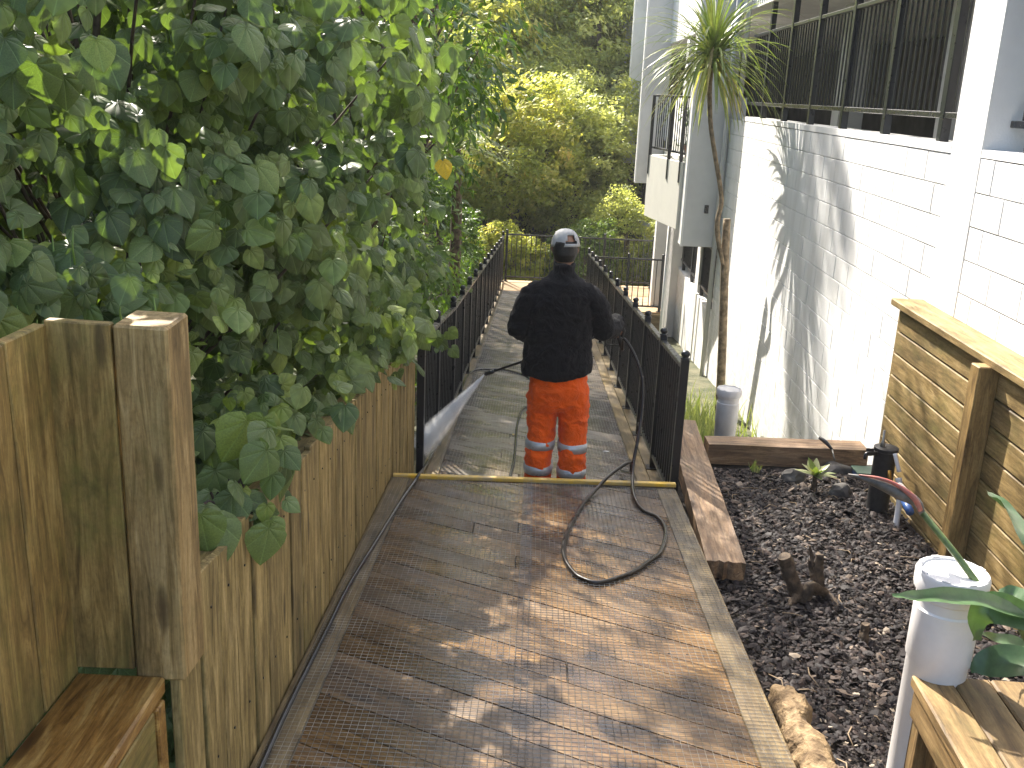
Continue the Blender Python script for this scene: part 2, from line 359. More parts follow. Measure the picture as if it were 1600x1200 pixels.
def netting(parent, x0, x1, y0, y1, zf, cell=.025, r=.0009, lift=.004):
    parts = []
    def bar(P, r_):
        V = []; F = []
        for i, p in enumerate(P):
            for dx, dz in ((-1, 0), (0, 1.4), (1, 0)):
                V.append((p[0]+(dx*r_ if P[0][0] == P[-1][0] or abs(P[0][0]-P[-1][0]) < .2 else 0), p[1]+(0 if abs(P[0][0]-P[-1][0]) < .2 else dx*r_), p[2]+dz*r_))
        for i in range(len(P)-1):
            a = i*3; F += [(a, a+1, a+4, a+3), (a+1, a+2, a+5, a+4)]
        parts.append((V, F))
    n = int((x1-x0)/cell)
    for i in range(n+1):
        x = x0+i*cell; m = max(2, int((y1-y0)/.4))
        bar([(x+.0035*mnoise.noise(Vector((x*9, y*1.5, 1))), y, zf(y)+lift+.0025*mnoise.noise(Vector((x*4, y*3, 5)))) for y in np.linspace(y0, y1, m+1)], r)
    n = int((y1-y0)/cell)
    for i in range(n+1):
        y = y0+i*cell
        bar([(x, y+.004*mnoise.noise(Vector((x*2.5, y*5, 8))), zf(y)+lift+.002*mnoise.noise(Vector((x*4, y*3, 5)))) for x in np.linspace(x0, x1, 6)], r)
    V, F = merge(parts); ob('wire_netting', np_mesh('wire_netting', np.array(V), F), M_galv, parent, kind='stuff')
up = empty('boardwalk', (0, 3, z_up(3)), kind='structure')
decking(up, -.70, .822, .3, 5.70, z_up, .08)
beam('edge_board', (.882, .3, z_up(.3)-.013), (.882, 5.72, z_up(5.72)-.013), .118, .034, (0, .08, 1), M_edge, up)
beam('edge_board', (-.762, .3, z_up(.3)-.013), (-.762, 5.70, z_up(5.7)-.013), .115, .034, (0, .08, 1), M_edge, up)
netting(up, -.80, .06, .4, 5.70, z_up); netting(up, .0, .935, .41, 5.72, z_up, lift=.0065)
for y in np.arange(.4, 5.7, .45): beam('joist', (-.8, y, z_up(y)-.1), (.92, y, z_up(y)-.1), .045, .12, (0, 0, 1), M_edge, up)
beam('side_joist', (.925, .3, -.13), (.925, 5.72, z_up(5.72)-.13), .035, .18, (0, 0, 1), M_edge, up)
beam('riser', (-.8, 5.735, -.60), (.94, 5.80, -.60), .03, .26, (0, 0, 1), M_edge, up)
beam('step_nosing', (-.81, 5.712, z_up(5.72)+.008), (.95, 5.802, z_up(5.8)+.010), .036, .024, (0, 0, 1), M_yel, bev=.003, label='worn yellow painted edge strip across the top of the step in the walkway', cat='step edging')
P_ = []
for y in np.arange(.4, 5.7, .45):
    for x in np.arange(-.66, .80, .071):
        yy = y+random.uniform(-.006, .006); xx = x+random.uniform(-.006, .006); P_.append(ring_z(xx, yy, [(.0042, z_up(yy)-.004), (.0042, z_up(yy)+.0012)], 6))
V, F = merge(P_); ob('screws', pyd('screws', V, F, False), M_railtop, up, kind='stuff')
lw = empty('lower_ramp', (0, 12, z_lo(12)), kind='structure')
decking(lw, -.60, .80, 5.77, 19.9, z_lo, .097, mat=M_ramp)
for i, (xa, xb) in enumerate(((-.70, -.605), (.805, .90), (-.80, -.705), (.905, 1.0))):
    xm = (xa+xb)/2; n = 3
    for k in range(n):
        ya, yb = lerp(5.77, 19.9, k/n)+.003, lerp(5.77, 19.9, (k+1)/n)-.003
        beam('edge_board', (xm, ya, z_lo(ya)-.015-.002*(i > 1)), (xm, yb, z_lo(yb)-.015-.002*(i > 1)), xb-xa, .03, (0, .097, 1), M_edge, lw)
netting(lw, -.62, .12, 5.85, 19.8, z_lo); netting(lw, .06, .80, 5.85, 19.8, z_lo, lift=.0065)
for s in (-1, 1):
    beam('bearer', (.1+s*.85, 5.8, z_lo(5.8)-.13), (.1+s*.85, 19.9, z_lo(19.9)-.13), .05, .18, (0, 0, 1), M_edge, lw)
# level landing at the foot of the ramp
ZL = z_lo(19.9)
ln = empty('landing', (1, 20, ZL), kind='structure')
k = 0
for y in np.arange(19.92, 21.0, .145):
    beam('plank', (-.78, y+.07, ZL-.015), (.86, y+.07, ZL-.015), .14, .03, (0, 0, 1), M_land, ln)
for y in np.arange(18.45, 21.0, .145):
    beam('plank', (1.02 if y < 19.9 else .87, y+.07, ZL-.015), (2.5, y+.07, ZL-.015), .14, .03, (0, 0, 1), M_land, ln)
box('fascia', (1.02, 18.40, ZL-.62), (2.5, 18.445, ZL-.03), M_edge, ln)

# ------------------------------------------------------------------ railings
balu = {}
def baluster(h):
    k = round(h, 3)
    if k not in balu: balu[k] = box_mesh(.016, .016, h, .002, 'baluster')
    return balu[k]
capm = None
def railing(name, P, label, H=1.0, group=None, nb=9, first=True, gap=.1, pw=.05, zext=0):
    "posts at P, panels between; P are foot points"
    global capm
    P = [Vector(p) for p in P]; t = empty(name, P[len(P)//2], label, 'railing', group)
    pm = box_mesh(pw, pw, H+.02, .004, 'post')
    if capm is None:
        V, F = ring_z(0, 0, [(.030, 0), (.030, .006), (.018, .010), (.020, .014), (.027, .024), (.029, .034), (.024, .046), (.012, .054), (.001, .056)], 12); capm = pyd('post_cap', V, F)
    fm = box_mesh(.10, .10, .008, .002, 'foot_plate')
    for p in P:
        po = ob('post', pm, M_black, t, Matrix.Translation(p+Vector((0, 0, H/2+.01))))
        ob('ball_cap', capm, M_black, po, Matrix.Translation(p+Vector((0, 0, H+.02)))); ob('foot_plate', fm, M_black, po, Matrix.Translation(p+Vector((0, 0, .004))))
    for a, b in zip(P[:-1], P[1:]):
        d = (b-a).normalized()*(pw/2)
        beam('top_rail', a+d+Vector((0, 0, H-.03)), b-d+Vector((0, 0, H-.03)), .045, .03, (0, 0, 1), M_railtop, t)
        beam('bottom_rail', a+d+Vector((0, 0, gap)), b-d+Vector((0, 0, gap)), .035, .03, (0, 0, 1), M_black, t)
        n = max(2, round((b-a).length/.105))
        for i in range(1, n):
            q = a.lerp(b, i/n); hh = H-.06-gap
            ob('baluster', baluster(hh), M_black, t, Matrix.Translation(q+Vector((0, 0, gap+.015+hh/2-.0))))
    return t
railing('handrail_fence', [(.955, y, z_lo(y)+.001) for y in [5.92+1.045*i for i in range(12)]], 'black steel railing down the right side of the ramp, beside the white wall', H=1.0)
railing('handrail_fence', [(-.715 if y < 8 else -.68, y, z_lo(y)+.001) for y in [6.32+1.04*i for i in range(14)]+[20.85]], 'black steel railing down the left side of the ramp, under the bushes', H=1.0)
railing('handrail_fence', [(-.60+1.03*i, 20.93, ZL) for i in range(4)], 'black railing across the far end of the landing, bushes behind it', H=1.03)
railing('handrail_fence', [(1.08, 18.5, ZL), (1.76, 18.5, ZL), (2.40, 18.5, ZL)], 'short black railing on the near edge of the landing beside the building', H=1.02)

# ------------------------------------------------------------------ sloping fence of upright boards, left of the deck
fe = empty('board_fence', (-.85, 4, -.3), 'weathered fence of upright boards stepping down along the left of the deck', 'fence')
y = 2.12; k = 0; ends = []
while y < 6.2:
    wd = random.uniform(.145, .172); 
    if y < 5.75: xa, xb = -.825, -.825
    else: xa, xb = -.825+.16*(y-5.75), -.825+.16*(y+wd-5.75)
    ym = y+wd/2; zt = .655-.105*(ym-2.2)-(.05*max(0, ym-5.2)) + random.uniform(-.012, .012)
    zb = (z_up(ym) if ym < 5.75 else z_lo(ym))-.16
    x = (xa+xb)/2-.012+random.uniform(-.004, .004)
    me = box_mesh(zt-zb, wd-.009, .026, .003, 'board')
    for v in me.vertices:       # cut the top on the slope of the fence
        if v.co.x > 0: v.co.x += (-v.co.y)*-.11+ random.uniform(-.002, .002)
    ob('board', me, M_fence, fe, frame((x, ym, (zt+zb)/2), (0, 0, 1), (1, -(xb-xa)/wd, 0)))
    y += wd
beam('rail', (-.875, 2.3, .50), (-.875, 5.7, .16), .045, .09, (0, 0, 1), M_fence, fe); beam('rail', (-.875, 2.3, -.02), (-.875, 5.7, -.40), .045, .09, (0, 0, 1), M_fence, fe)
beam('capping', (-.885, 2.3, .60), (-.885, 5.7, .24), .10, .045, (0, 0, 1), M_fence, fe, jit=.006)
P_ = []
for yy in np.arange(2.2, 6.0, .155):
    for dz in (.13, .60):
        V, F = ring_z(0, 0, [(.004, 0), (.004, .003)], 6); z0_ = .655-.105*(yy-2.2)-dz; xx = -.822 if yy < 5.7 else -.80
        P_.append(([Vector((xx+v.z, yy+v.x, z0_+v.y)) for v in V], F))
V, F = merge(P_); ob('nails', pyd('nails', V, F, False), M_railtop, fe, kind='stuff')
# tall corner wall at the left edge
cw = empty('corner_wall', (-1.0, 2.1, .4), 'mossy yellow brown timber wall and corner post at the far left', 'timber wall')
ob('post', box_mesh(.90, .138, .125, .006, 'post', .004), M_post, cw, frame((-.868, 2.185, .885), (0, 0, 1), (1, 0, 0)))
for x0, x1, zt, mt in ((-1.082, -.936, 1.335, M_mossy),):
    ob('board', box_mesh(zt-.46, x1-x0, .03, .003, 'board', .003), mt, cw, frame(((x0+x1)/2, 2.135, (zt+.46)/2), (0, 0, 1), (0, -1, 0)))
for y0, y1, zt in ((1.955, 2.122, 1.33), (1.79, 1.95, 1.325), (1.62, 1.785, 1.33), (1.45, 1.615, 1.32), (1.28, 1.445, 1.32)):
    ob('board', box_mesh(zt-.44, y1-y0, .03, .003, 'board', .003), M_mossy, cw, frame((-1.095, (y0+y1)/2, (zt+.44)/2), (0, 0, 1), (1, 0, 0)))
be = empty('timber_step', (-.96, 1.8, -.1), 'low wet brown timber step box in the bottom left corner', 'step')
ob('tread', box_mesh(1.0, .215, .045, .006, 'tread', .002), M_seat, be, frame((-.968, 1.615, .428), (0, 1, 0), (0, 0, 1)))
for i, z in enumerate((.325, .165, .005)):
    ob('side_board', box_mesh(.92, .15, .03, .004, 'side_board'), M_mossy, be, frame((-.875, 1.58, z), (0, 1, 0), (1, 0, 0)))
box('leg', (-.90, 2.045, -.2), (-.855, 2.095, .40), M_seat, be)

# ------------------------------------------------------------------ garden bed and its timbers
gs = np.array([(x, y, z_mul(x, y)-.012) for y in np.linspace(1.2, 6.95, 40) for x in np.linspace(.95, 2.62, 16)])
F = [(j*16+i, j*16+i+1, (j+1)*16+i+1, (j+1)*16+i) for j in range(39) for i in range(15)]
ob('garden_soil', np_mesh('garden_soil', gs, F, sm=True), M_soil, kind='structure')
N = 30000
px_ = rng.uniform(.97, 2.40, N); py_ = 1.6+(6.62-1.6)*rng.random(N)**.9
keep = ~((py_ > 4.75) & (px_ < 1.17)); px_, py_ = px_[keep], py_[keep]; N = len(px_)
pz_ = np.array([z_mul(a, b) for a, b in zip(px_, py_)]) + rng.uniform(-.006, .02, N)
CV = np.array([(-.5, -.22, 0), (-.1, -.34, .03), (.5, -.15, 0), (.42, .2, .02), (-.05, .33, 0), (-.45, .18, .03), (0, 0, .13)]); CF = np.array([(0, 1, 6), (1, 2, 6), (2, 3, 6), (3, 4, 6), (4, 5, 6), (5, 0, 6)])
nr = rng.normal(0, .42, (N, 3)); nr[:, 2] = 1; tp = rng.normal(0, 1, (N, 3)); tp[:, 2] *= .2
ss = rng.gamma(3.0, .0072, N)+.006; rr = rng.random(N)**2.4
near = (py_ < 3.7) & (rng.random(N) < .5); rr[near] = np.clip(rr[near]+.25, 0, 1); ss[near] *= .7
ob('bark_mulch', scatter('bark_mulch', CV, CF, None, np.stack([px_, py_, pz_], 1), rots(nr, tp), ss, rr, False), M_chip, label='dark wood bark chips covering the garden bed', cat='mulch', kind='stuff')
# sleepers
def rough_beam(name, p0, p1, wd, th, up_, mat, jag=.03, **k):
    p0, p1 = Vector(p0), Vector(p1); L = (p1-p0).length; nx_, ny_ = 30, 8
    bm = bmesh.new(); bmesh.ops.create_cube(bm, size=1)
    for v in bm.verts: v.co = Vector((v.co.x*L, v.co.y*wd, v.co.z*th))
    bmesh.ops.subdivide_edges(bm, edges=[e for e in bm.edges if abs(e.verts[0].co.x-e.verts[1].co.x) > .5*L], cuts=nx_, use_grid_fill=True)
    bmesh.ops.subdivide_edges(bm, edges=[e for e in bm.edges if abs(e.verts[0].co.y-e.verts[1].co.y) > .5*wd], cuts=ny_, use_grid_fill=True)
    for v in bm.verts:
        c = v.co.copy(); q = mnoise.noise(Vector((c.x*3, c.y*12, c.z*9)))
        if abs(c.z) > .49*th: v.co.z += .004*q*(1 if c.z > 0 else 0)+.003*mnoise.noise(Vector((c.x*2, c.y*60, 2)))
        v.co.y += .004*mnoise.noise(Vector((c.x*5, c.z*8, 4)))
        if c.x < -.49*L: v.co.x += jag*(mnoise.noise(Vector((c.y*38, c.z*5, 9)))*.8)+jag*.3
    me = bpy.data.meshes.new(name); bm.to_mesh(me); bm.free()
    return ob(name, me, mat, None, frame((p0+p1)/2, p1-p0, up_), **k)
rough_beam('timber_sleeper', (1.075, 4.72, -.49), (1.155, 7.08, -.49), .205, .10, (0, 0, 1), M_sleep, label='weathered sleeper with a splintered end running beside the deck edge', cat='sleeper')
rough_beam('timber_sleeper', (1.31, 6.82, -.575), (2.46, 6.86, -.575), .19, .15, (0, 0, 1), M_sleep, jag=.0, label='dark sleeper laid across the far end of the garden bed', cat='sleeper')
# retaining wall of horizontal boards
rw = empty('retaining_wall', (2.45, 4.5, -.2), 'yellow green timber retaining wall of horizontal boards below the white wall', 'retaining wall')
WK = .0148
def fx_(y, F=2.34): return F+WK*y
for i in range(9):
    z = .515-.1475*i
    for (ya, yb) in ((1.2, 5.10), (5.106, 6.52)):
        a = Vector((fx_(ya)+.02, ya, z)); b_ = Vector((fx_(yb)+.02, yb, z))
        ob('board', box_mesh((b_-a).length, .138, .04, .005, 'board', .0015), M_ret, rw, frame((a+b_)/2, b_-a, (-1, WK, 0)))
ob('capping', box_mesh(5.5, .215, .045, .006, 'capping'), M_ret, rw, frame((fx_(3.8)+.06, 3.83, .625), (WK, 1, 0), (0, 0, 1)))
box('backing', (2.47, 1.2, -.75), (2.49, 6.45, .58), M_soil, rw)
for y in (5.02, 2.9):
    ob('post', box_mesh(1.5, .11, .10, .006, 'post', .003), M_retp, rw, frame((fx_(y)-.055, y, -.14), (.0, 0, 1), (0, -1, 0)))
box('end_post', (2.455, 6.53, -.8), (2.50, 6.58, .57), M_ret, rw)

# low bench at the lower right
bn = empty('timber_bench', (1.5, 2.2, -.2), 'brown timber slat bench in the bottom right corner', 'bench')
ZB = .24
c0 = at(1425, 1052, z=ZB); dirv = (at(1510, 1200, z=ZB)-c0).normalized()
perp = Vector((-dirv.y, dirv.x, 0)); perp = perp if perp.x > 0 else -perp
for i in range(5):
    a = c0 + perp*(.054+.116*i); L = 1.1
    ob('slat', box_mesh(L, .112, .042, .006, 'slat', .001), M_bench, bn, frame(a+dirv*(L/2)+Vector((0, 0, -.021-.001*(i % 2))), dirv, (0, 0, 1)))
ob('side_rail', box_mesh(1.05, .09, .03, .004, 'side_rail'), M_bench, bn, frame(c0+dirv*.54+perp*.022+Vector((0, 0, -.09)), dirv, perp))
ob('end_rail', box_mesh(.5, .09, .03, .004, 'end_rail'), M_bench, bn, frame(c0+dirv*.04+perp*.30+Vector((0, 0, -.09)), perp, dirv))
for a, b_ in ((.05, .05), (.05, .52), (.95, .05), (.95, .52)):
    p = c0+dirv*a+perp*b_; ob('leg', box_mesh(.62, .07, .07, .004, 'leg'), M_bench, bn, frame(p+Vector((0, 0, -.36)), (0, 0, 1), perp))
for i in range(5):
    a = c0 + perp*.06+dirv*(.06+.20*i); ob('side_panel', box_mesh(.42, .19, .02, .003, 'side_panel'), M_bench, bn, frame(a+Vector((0, 0, -.36))+dirv*.05, (0, 0, 1), perp))

# PVC pipes
def pvc(cx, cy, zt, zb, r, mat, label):
    t = empty('vent_pipe', (cx, cy, zb), label, 'pipe', 'white capped pipes')
    lathe('tube', cx, cy, [(r, zb), (r, zt-.30*r/.09), (r*1.06, zt-.29*r/.09), (r*1.06, zt-.12*r/.09), (r*1.0, zt-.115*r/.09), (r*1.0, zt-.085*r/.09), (r*1.05, zt-.08*r/.09), (r*1.05, zt-.06*r/.09)], mat, t)
    lathe('cap', cx, cy, [(r*1.16, zt-.06*r/.09), (r*1.18, zt-.05*r/.09), (r*1.18, zt-.008), (r*1.13, zt), (r*1.0, zt), (r*.97, zt-.006), (r*.5, zt-.008), (.002, zt-.006)], mat, t)
    for q in range(8):
        a = q*math.pi/4+.2; ob('cap_rib', box_mesh(.010, .024, .003, .001, 'cap_rib'), mat, t, Matrix.Translation((cx+r*1.06*math.cos(a), cy+r*1.06*math.sin(a), zt+.002)) @ Matrix.Rotation(a, 4, 'Z'))
p = at(1490, 892, y=2.68); pvc(p.x, p.y, p.z, -.6, .088, M_pvc, 'large white capped pipe standing behind the brown bench')
p = at(1140, 607, y=7.65); pvc(p.x, p.y, p.z, -1.6, .085, M_pvc2, 'white capped pipe beyond the far sleeper, at the foot of the cabbage tree')

# ------------------------------------------------------------------ building
bd = empty('apartment_building', (3.5, 15, -3), 'white block apartment building with black railed openings and grey fins', 'building')
def wx(y, F=2.5): return F+WK*y
def wall_slab(name, y0, y1, z0, z1, mat, parent, th=.2, off=0.0, bev=.0):
    a = Vector((wx(y0)+off+th/2, y0, (z0+z1)/2)); b_ = Vector((wx(y1)+off+th/2, y1, (z0+z1)/2))
    return ob(name, box_mesh((b_-a).length, th, z1-z0, bev, name), mat, parent, frame((a+b_)/2, b_-a, (0, 0, 1)))
wl = wall_slab('wall', 6.50, 14.85, -5, 1.56, M_mortar, bd, off=.012)
bmsh = {}
def block(y0, y1, z0, z1, parent):
    k = (round(y1-y0, 3), round(z1-z0, 3))
    if k not in bmsh: bmsh[k] = box_mesh(y1-y0-.006, .03, z1-z0-.007, .003, 'block')
    ym = (y0+y1)/2
    return ob('block', bmsh[k], M_wall, parent, frame((wx(ym)+.014+random.uniform(-.0015, .0015), ym, (z0+z1)/2), (WK, 1, 0), (0, 0, 1)))
nblk = 0; extra = []
for c in range(0, 22):
    z1 = 1.60-.2*c; z0 = z1-.2
    y = 6.50; first = .2 if c % 2 else .4
    while y < 14.84:
        y2 = min(14.85, y+(first if y == 6.50 else .4))
        if nblk < 290 and z1 > -2.35: block(y, y2, z0, z1, wl); nblk += 1
        else: extra.append((y, y2, z0, z1))
        y = y2
def joined_blocks(L, parent, name='block_course'):
    parts = []
    for y0, y1, z0, z1 in L:
        V = []
        for x_ in (-.001, .03):
            for yy, zz in ((y0+.004, z0+.004), (y1-.004, z0+.004), (y1-.004, z1-.004), (y0+.004, z1-.004)): V.append((wx(yy)+x_, yy, zz))
        parts.append((V, [(0, 3, 2, 1), (0, 1, 5, 4), (1, 2, 6, 5), (2, 3, 7, 6), (3, 0, 4, 7)]))
    V, F = merge(parts); ob(name, np_mesh(name, np.array(V), F), M_wall, parent, kind='stuff')
joined_blocks(extra, wl)
wall_slab('sill', 6.50, 13.9, 1.604, 1.66, M_render, bd, th=.24, off=-.006)
# near pillar and the wall below the near opening
wall_slab('pier', 6.04, 6.495, -5, 6, M_render, bd, th=.38, off=-.004)
wl2 = wall_slab('wall', 1.0, 6.035, -1, 1.56, M_mortar, bd, off=.012)
for c in range(0, 6):
    z1 = 1.60-.2*c; y = 6.035; first = .2 if c % 2 == 0 else .4
    while y > 3.0:
        y2 = y-(first if y == 6.035 else .4); block(y2, y, z1-.2, z1, wl2); y = y2
wall_slab('sill', 1.0, 6.035, 1.604, 1.65, M_render, bd, th=.42, off=-.002)
wall_slab('parapet', 1.0, 6.03, 2.95, 6, M_render, bd, th=.4)
# floors, ceiling, interior
box('floor_slab', (2.9, 1, -1.9), (9, 38, -1.7), M_conc, bd); box('floor_slab', (2.95, 1, 1.2), (9, 38, 1.4), M_conc, bd)
box('ceiling_slab', (2.9, 1, 3.02), (9, 38, 3.3), M_grey, bd)
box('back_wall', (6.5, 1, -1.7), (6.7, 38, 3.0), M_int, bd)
wall_slab('upper_wall', 6.50, 38.5, 3.02, 6, M_render, bd, th=.22)
rb = [wall_slab('cladding_rib', 6.5+.14*i, 6.5+.14*i+.03, 3.05, 6, M_render, bd, th=.012, off=-.013) for i in range(53)]
for y in (9.2, 12.6): box('column', (3.6, y, 1.4), (3.9, y+.3, 3.02), M_grey, bd)
# railings of the openings
def win_rail(y0, y1, zs, zb, zt, posts, off=.06, ztop=None, name='window_railing', label=None):
    f = beam('guard_rail', (wx(y0)+off, y0, zt), (wx(y1)+off, y1, zt), .045, .035, (0, 0, 1), M_black, bd)
    b2 = beam('bottom_rail', (wx(y0)+off, y0, zb), (wx(y1)+off, y1, zb), .05, .04, (0, 0, 1), M_railtop, f)
    for y in posts: box('post', (wx(y)+off-.03, y-.035, zs), (wx(y)+off+.03, y+.035, ztop or zt+.02), M_black, f, bev=.003)
    n = int((y1-y0)/.112); h = zt-zb-.045
    for i in range(1, n): 
        y = y0+(y1-y0)*i/n
        if all(abs(y-q) > .05 for q in posts): ob('baluster', baluster(h), M_black, f, Matrix.Translation((wx(y)+off, y, (zt+zb)/2)))
win_rail(6.50, 13.9, 1.66, 1.83, 2.68, [6.85, 8.05, 9.25, 10.45, 11.65, 12.85], ztop=3.02)
win_rail(1.2, 6.02, 1.65, 1.80, 2.66, [5.75, 4.4, 3.2, 2.0], off=.15)
# fins and lower bays beyond
def fin(y, x0, zb, ny=.25, mat=M_grey, zt=6.2):
    f = box('fin', (x0, y, zb), (wx(y)+.05, y+ny, zt), mat, bd, bev=.006)
    box('sunlit_edge', (x0-.012, y-.012, zb-.004), (x0+.02, y+.006, zt), M_render, f, bev=.002)  # white strip stands in for the sunlit edge of the grey fin
    box('bracket', (x0+.3, y-.02, zb+.5), (x0+.36, y-.002, zb+.62), M_black, f)
fin(14.87, 2.17, -.26, .35); fin(24.0, 2.29, -.12, .3); fin(29.6, 2.45, -.03, .3); fin(35.4, 2.60, -.18, .3)
wall_slab('wall', 14.86, 38.5, -7, -1.28, M_wall, bd); wall_slab('wall', 19.2, 23.4, -1.28, 1.0, M_beige, bd)
wall_slab('wall', 14.86, 38.5, .9, 1.9, M_render, bd, off=.01)
for y in (16.6, 20.6, 27, 33): wall_slab('mullion', y, y+.35, -1.28, 3.0, M_render, bd, th=.15, off=.02)
win_rail(14.9, 19.2, -1.28, -1.12, -.4, [15.3, 16.4, 17.6, 18.8]); win_rail(24.3, 38, -1.28, -1.1, -.3, [25+2*i for i in range(7)])
# downpipes beside the first fin
for y, xo in ((14.78, -.06), (13.95, -.05)): tube('downpipe', [(wx(y)+xo, y, -3 if xo == -.06 else 1.7), (wx(y)+xo, y, 6)], .035, M_grey, bd, seg=10)
# balcony between first and second fin
A0, A1 = Vector((2.19, 15.23, 0)), Vector((1.87, 16.9, 0)); dA = (A1-A0).normalized()
bl = ob('balcony', box_mesh((A1-A0).length, .14, 1.0, .004, 'balcony'), M_beige, bd, frame((A0+A1)/2+Vector((0, 0, .44)), dA, (0, 0, 1)))
box('floor', (2.2, 15.25, .90), (2.95, 17.1, .99), M_beige, bl); box('end_panel', (1.9, 16.95, -.06), (2.8, 17.05, .94), M_beige, bl)
beam('top_rail', A0+Vector((0, 0, 1.88)), A1+Vector((0, 0, 1.88)), .05, .035, (0, 0, 1), M_railtop, bl); beam('bottom_rail', A0+Vector((0, 0, 1.06)), A1+Vector((0, 0, 1.06)), .05, .035, (0, 0, 1), M_railtop, bl)
for i in range(1, 16): ob('baluster', baluster(.8), M_black, bl, Matrix.Translation(A0.lerp(A1, i/16)+Vector((0, 0, 1.47))))
for tt in (.03, .38, .97): q = A0.lerp(A1, tt); ob('post', box_mesh(.05, .05, 1.25, .003), M_black, bl, Matrix.Translation(q+Vector((-.06, 0, 1.26))))
# pier by the landing
box('pier', (2.30, 19.1, -4), (2.86, 19.35, .0), M_grey, bd); tube('downpipe', [(2.36, 17.3, -3.5), (2.36, 17.3, .0), (2.6, 17.4, .35)], .035, M_pvc, bd, seg=10)
tube('downpipe', [(2.28, 17.1, -3.5), (2.28, 17.1, -.1)], .03, M_render, bd, seg=10)
wall_slab('ledge', 10.5, 14.7, -2.6, -2.5, M_conc, bd, off=-.12)

# ------------------------------------------------------------------ leaves
def heart():
    vs = [-.13, 0, .18, .38, .58, .78, .92, 1.0]; ws = [.20, .40, .52, .50, .40, .25, .11, 0]
    V = []; F = []
    for v, w_ in zip(vs, ws):
        vv = v
        for s in (-1, -.5, 0, .5, 1):
            yy = (max(v, 0.0) if s == 0 and v < 0 else v*(1-.0*abs(s)))
            V.append((s*w_, yy, -.10*abs(s)*w_*1.6 - .16*max(0, v)**2 + (.03 if abs(s) == .5 else 0)))
    for i in range(len(vs)-1):
        for j in range(4): a = i*5+j; F.append((a, a+1, a+6, a+5))
    V = np.array(V); V[:, 1] -= .0; return V, np.array(F), V[:, :2].copy()
def lance(wd=.19, n=4, curl=.25):
    V = []; F = []
    for i in range(n+1):
        v = i/n; w_ = wd*math.sin(math.pi*min(.97, max(.06, v))**.9)
        V += [(-w_, v, .12*wd), (0, v, -curl*v*v*.5), (w_, v, .12*wd)]
        V[-3] = (-w_, v, .25*w_-curl*v*v*.5); V[-1] = (w_, v, .25*w_-curl*v*v*.5)
    for i in range(n):
        for j in range(2): a = i*3+j; F.append((a, a+1, a+4, a+3))
    V = np.array(V); return V, np.array(F), V[:, :2].copy()
HV, HF, HU = heart(); LV, LF, LU = lance(); SV, SF, SU = lance(.26, 2, .2)
def unit(a): return a/(np.linalg.norm(a, axis=-1, keepdims=True)+1e-9)
def in_blobs(n, blobs, shell=.0):
    "points in a union of ellipsoids, by volume; returns position, outward direction"
    vol = np.array([b[1][0]*b[1][1]*b[1][2]*(b[2] if len(b) > 2 else 1) for b in blobs]); idx = rng.choice(len(blobs), n, p=vol/vol.sum())
    d = unit(rng.normal(size=(n, 3))); r = (shell+(1-shell)*rng.random(n))**(1/3)
    C = np.array([b[0] for b in blobs])[idx]; S = np.array([b[1] for b in blobs])[idx]
    return C + d*r[:, None]*S, unit(d*S)
def canopy_gaps(p):
    "openings in the canopy that let the sun reach the near deck in patches"
    t = (p[:, 2]+.30)/SUN.z; gx, gy = p[:, 0]-t*SUN.x, p[:, 1]-t*SUN.y; ok = np.ones(len(p), bool)
    e = ((gx-.50)/.80)**2+((gy-3.30)/.95)**2
    for i in np.nonzero((e < 1) & (p[:, 2] > .8))[0]:
        n_ = mnoise.noise(Vector((gx[i]*5.0, gy[i]*5.0, 4)))+.55*mnoise.noise(Vector((gx[i]*12, gy[i]*12, 9)))
        if n_ > -.16+.45*max(0, e[i]-.35): ok[i] = False
    t = (p[:, 2]+.45)/SUN.z; gx, gy = p[:, 0]-t*SUN.x, p[:, 1]-t*SUN.y
    ok &= ~((((gx+.50)/.30)**2+((gy-6.75)/.42)**2 < 1) & (p[:, 2] > .9))
    return ok
def clumped(blobs, nclump, rc, nleaf, shell=.3, flat=.75):
    c, o = in_blobs(nclump, blobs, shell); k = rng.integers(0, nclump, nleaf)
    rad = rc*(.6+.8*rng.random(nclump))
    d = unit(rng.normal(size=(nleaf, 3))); p = c[k] + d*(rng.random(nleaf)[:, None]**.45)*rad[k][:, None]*np.array([1, 1, flat])
    m = canopy_gaps(p); p, k, d = p[m], k[m], d[m]
    return p, unit(o[k]*.5+d), c, k
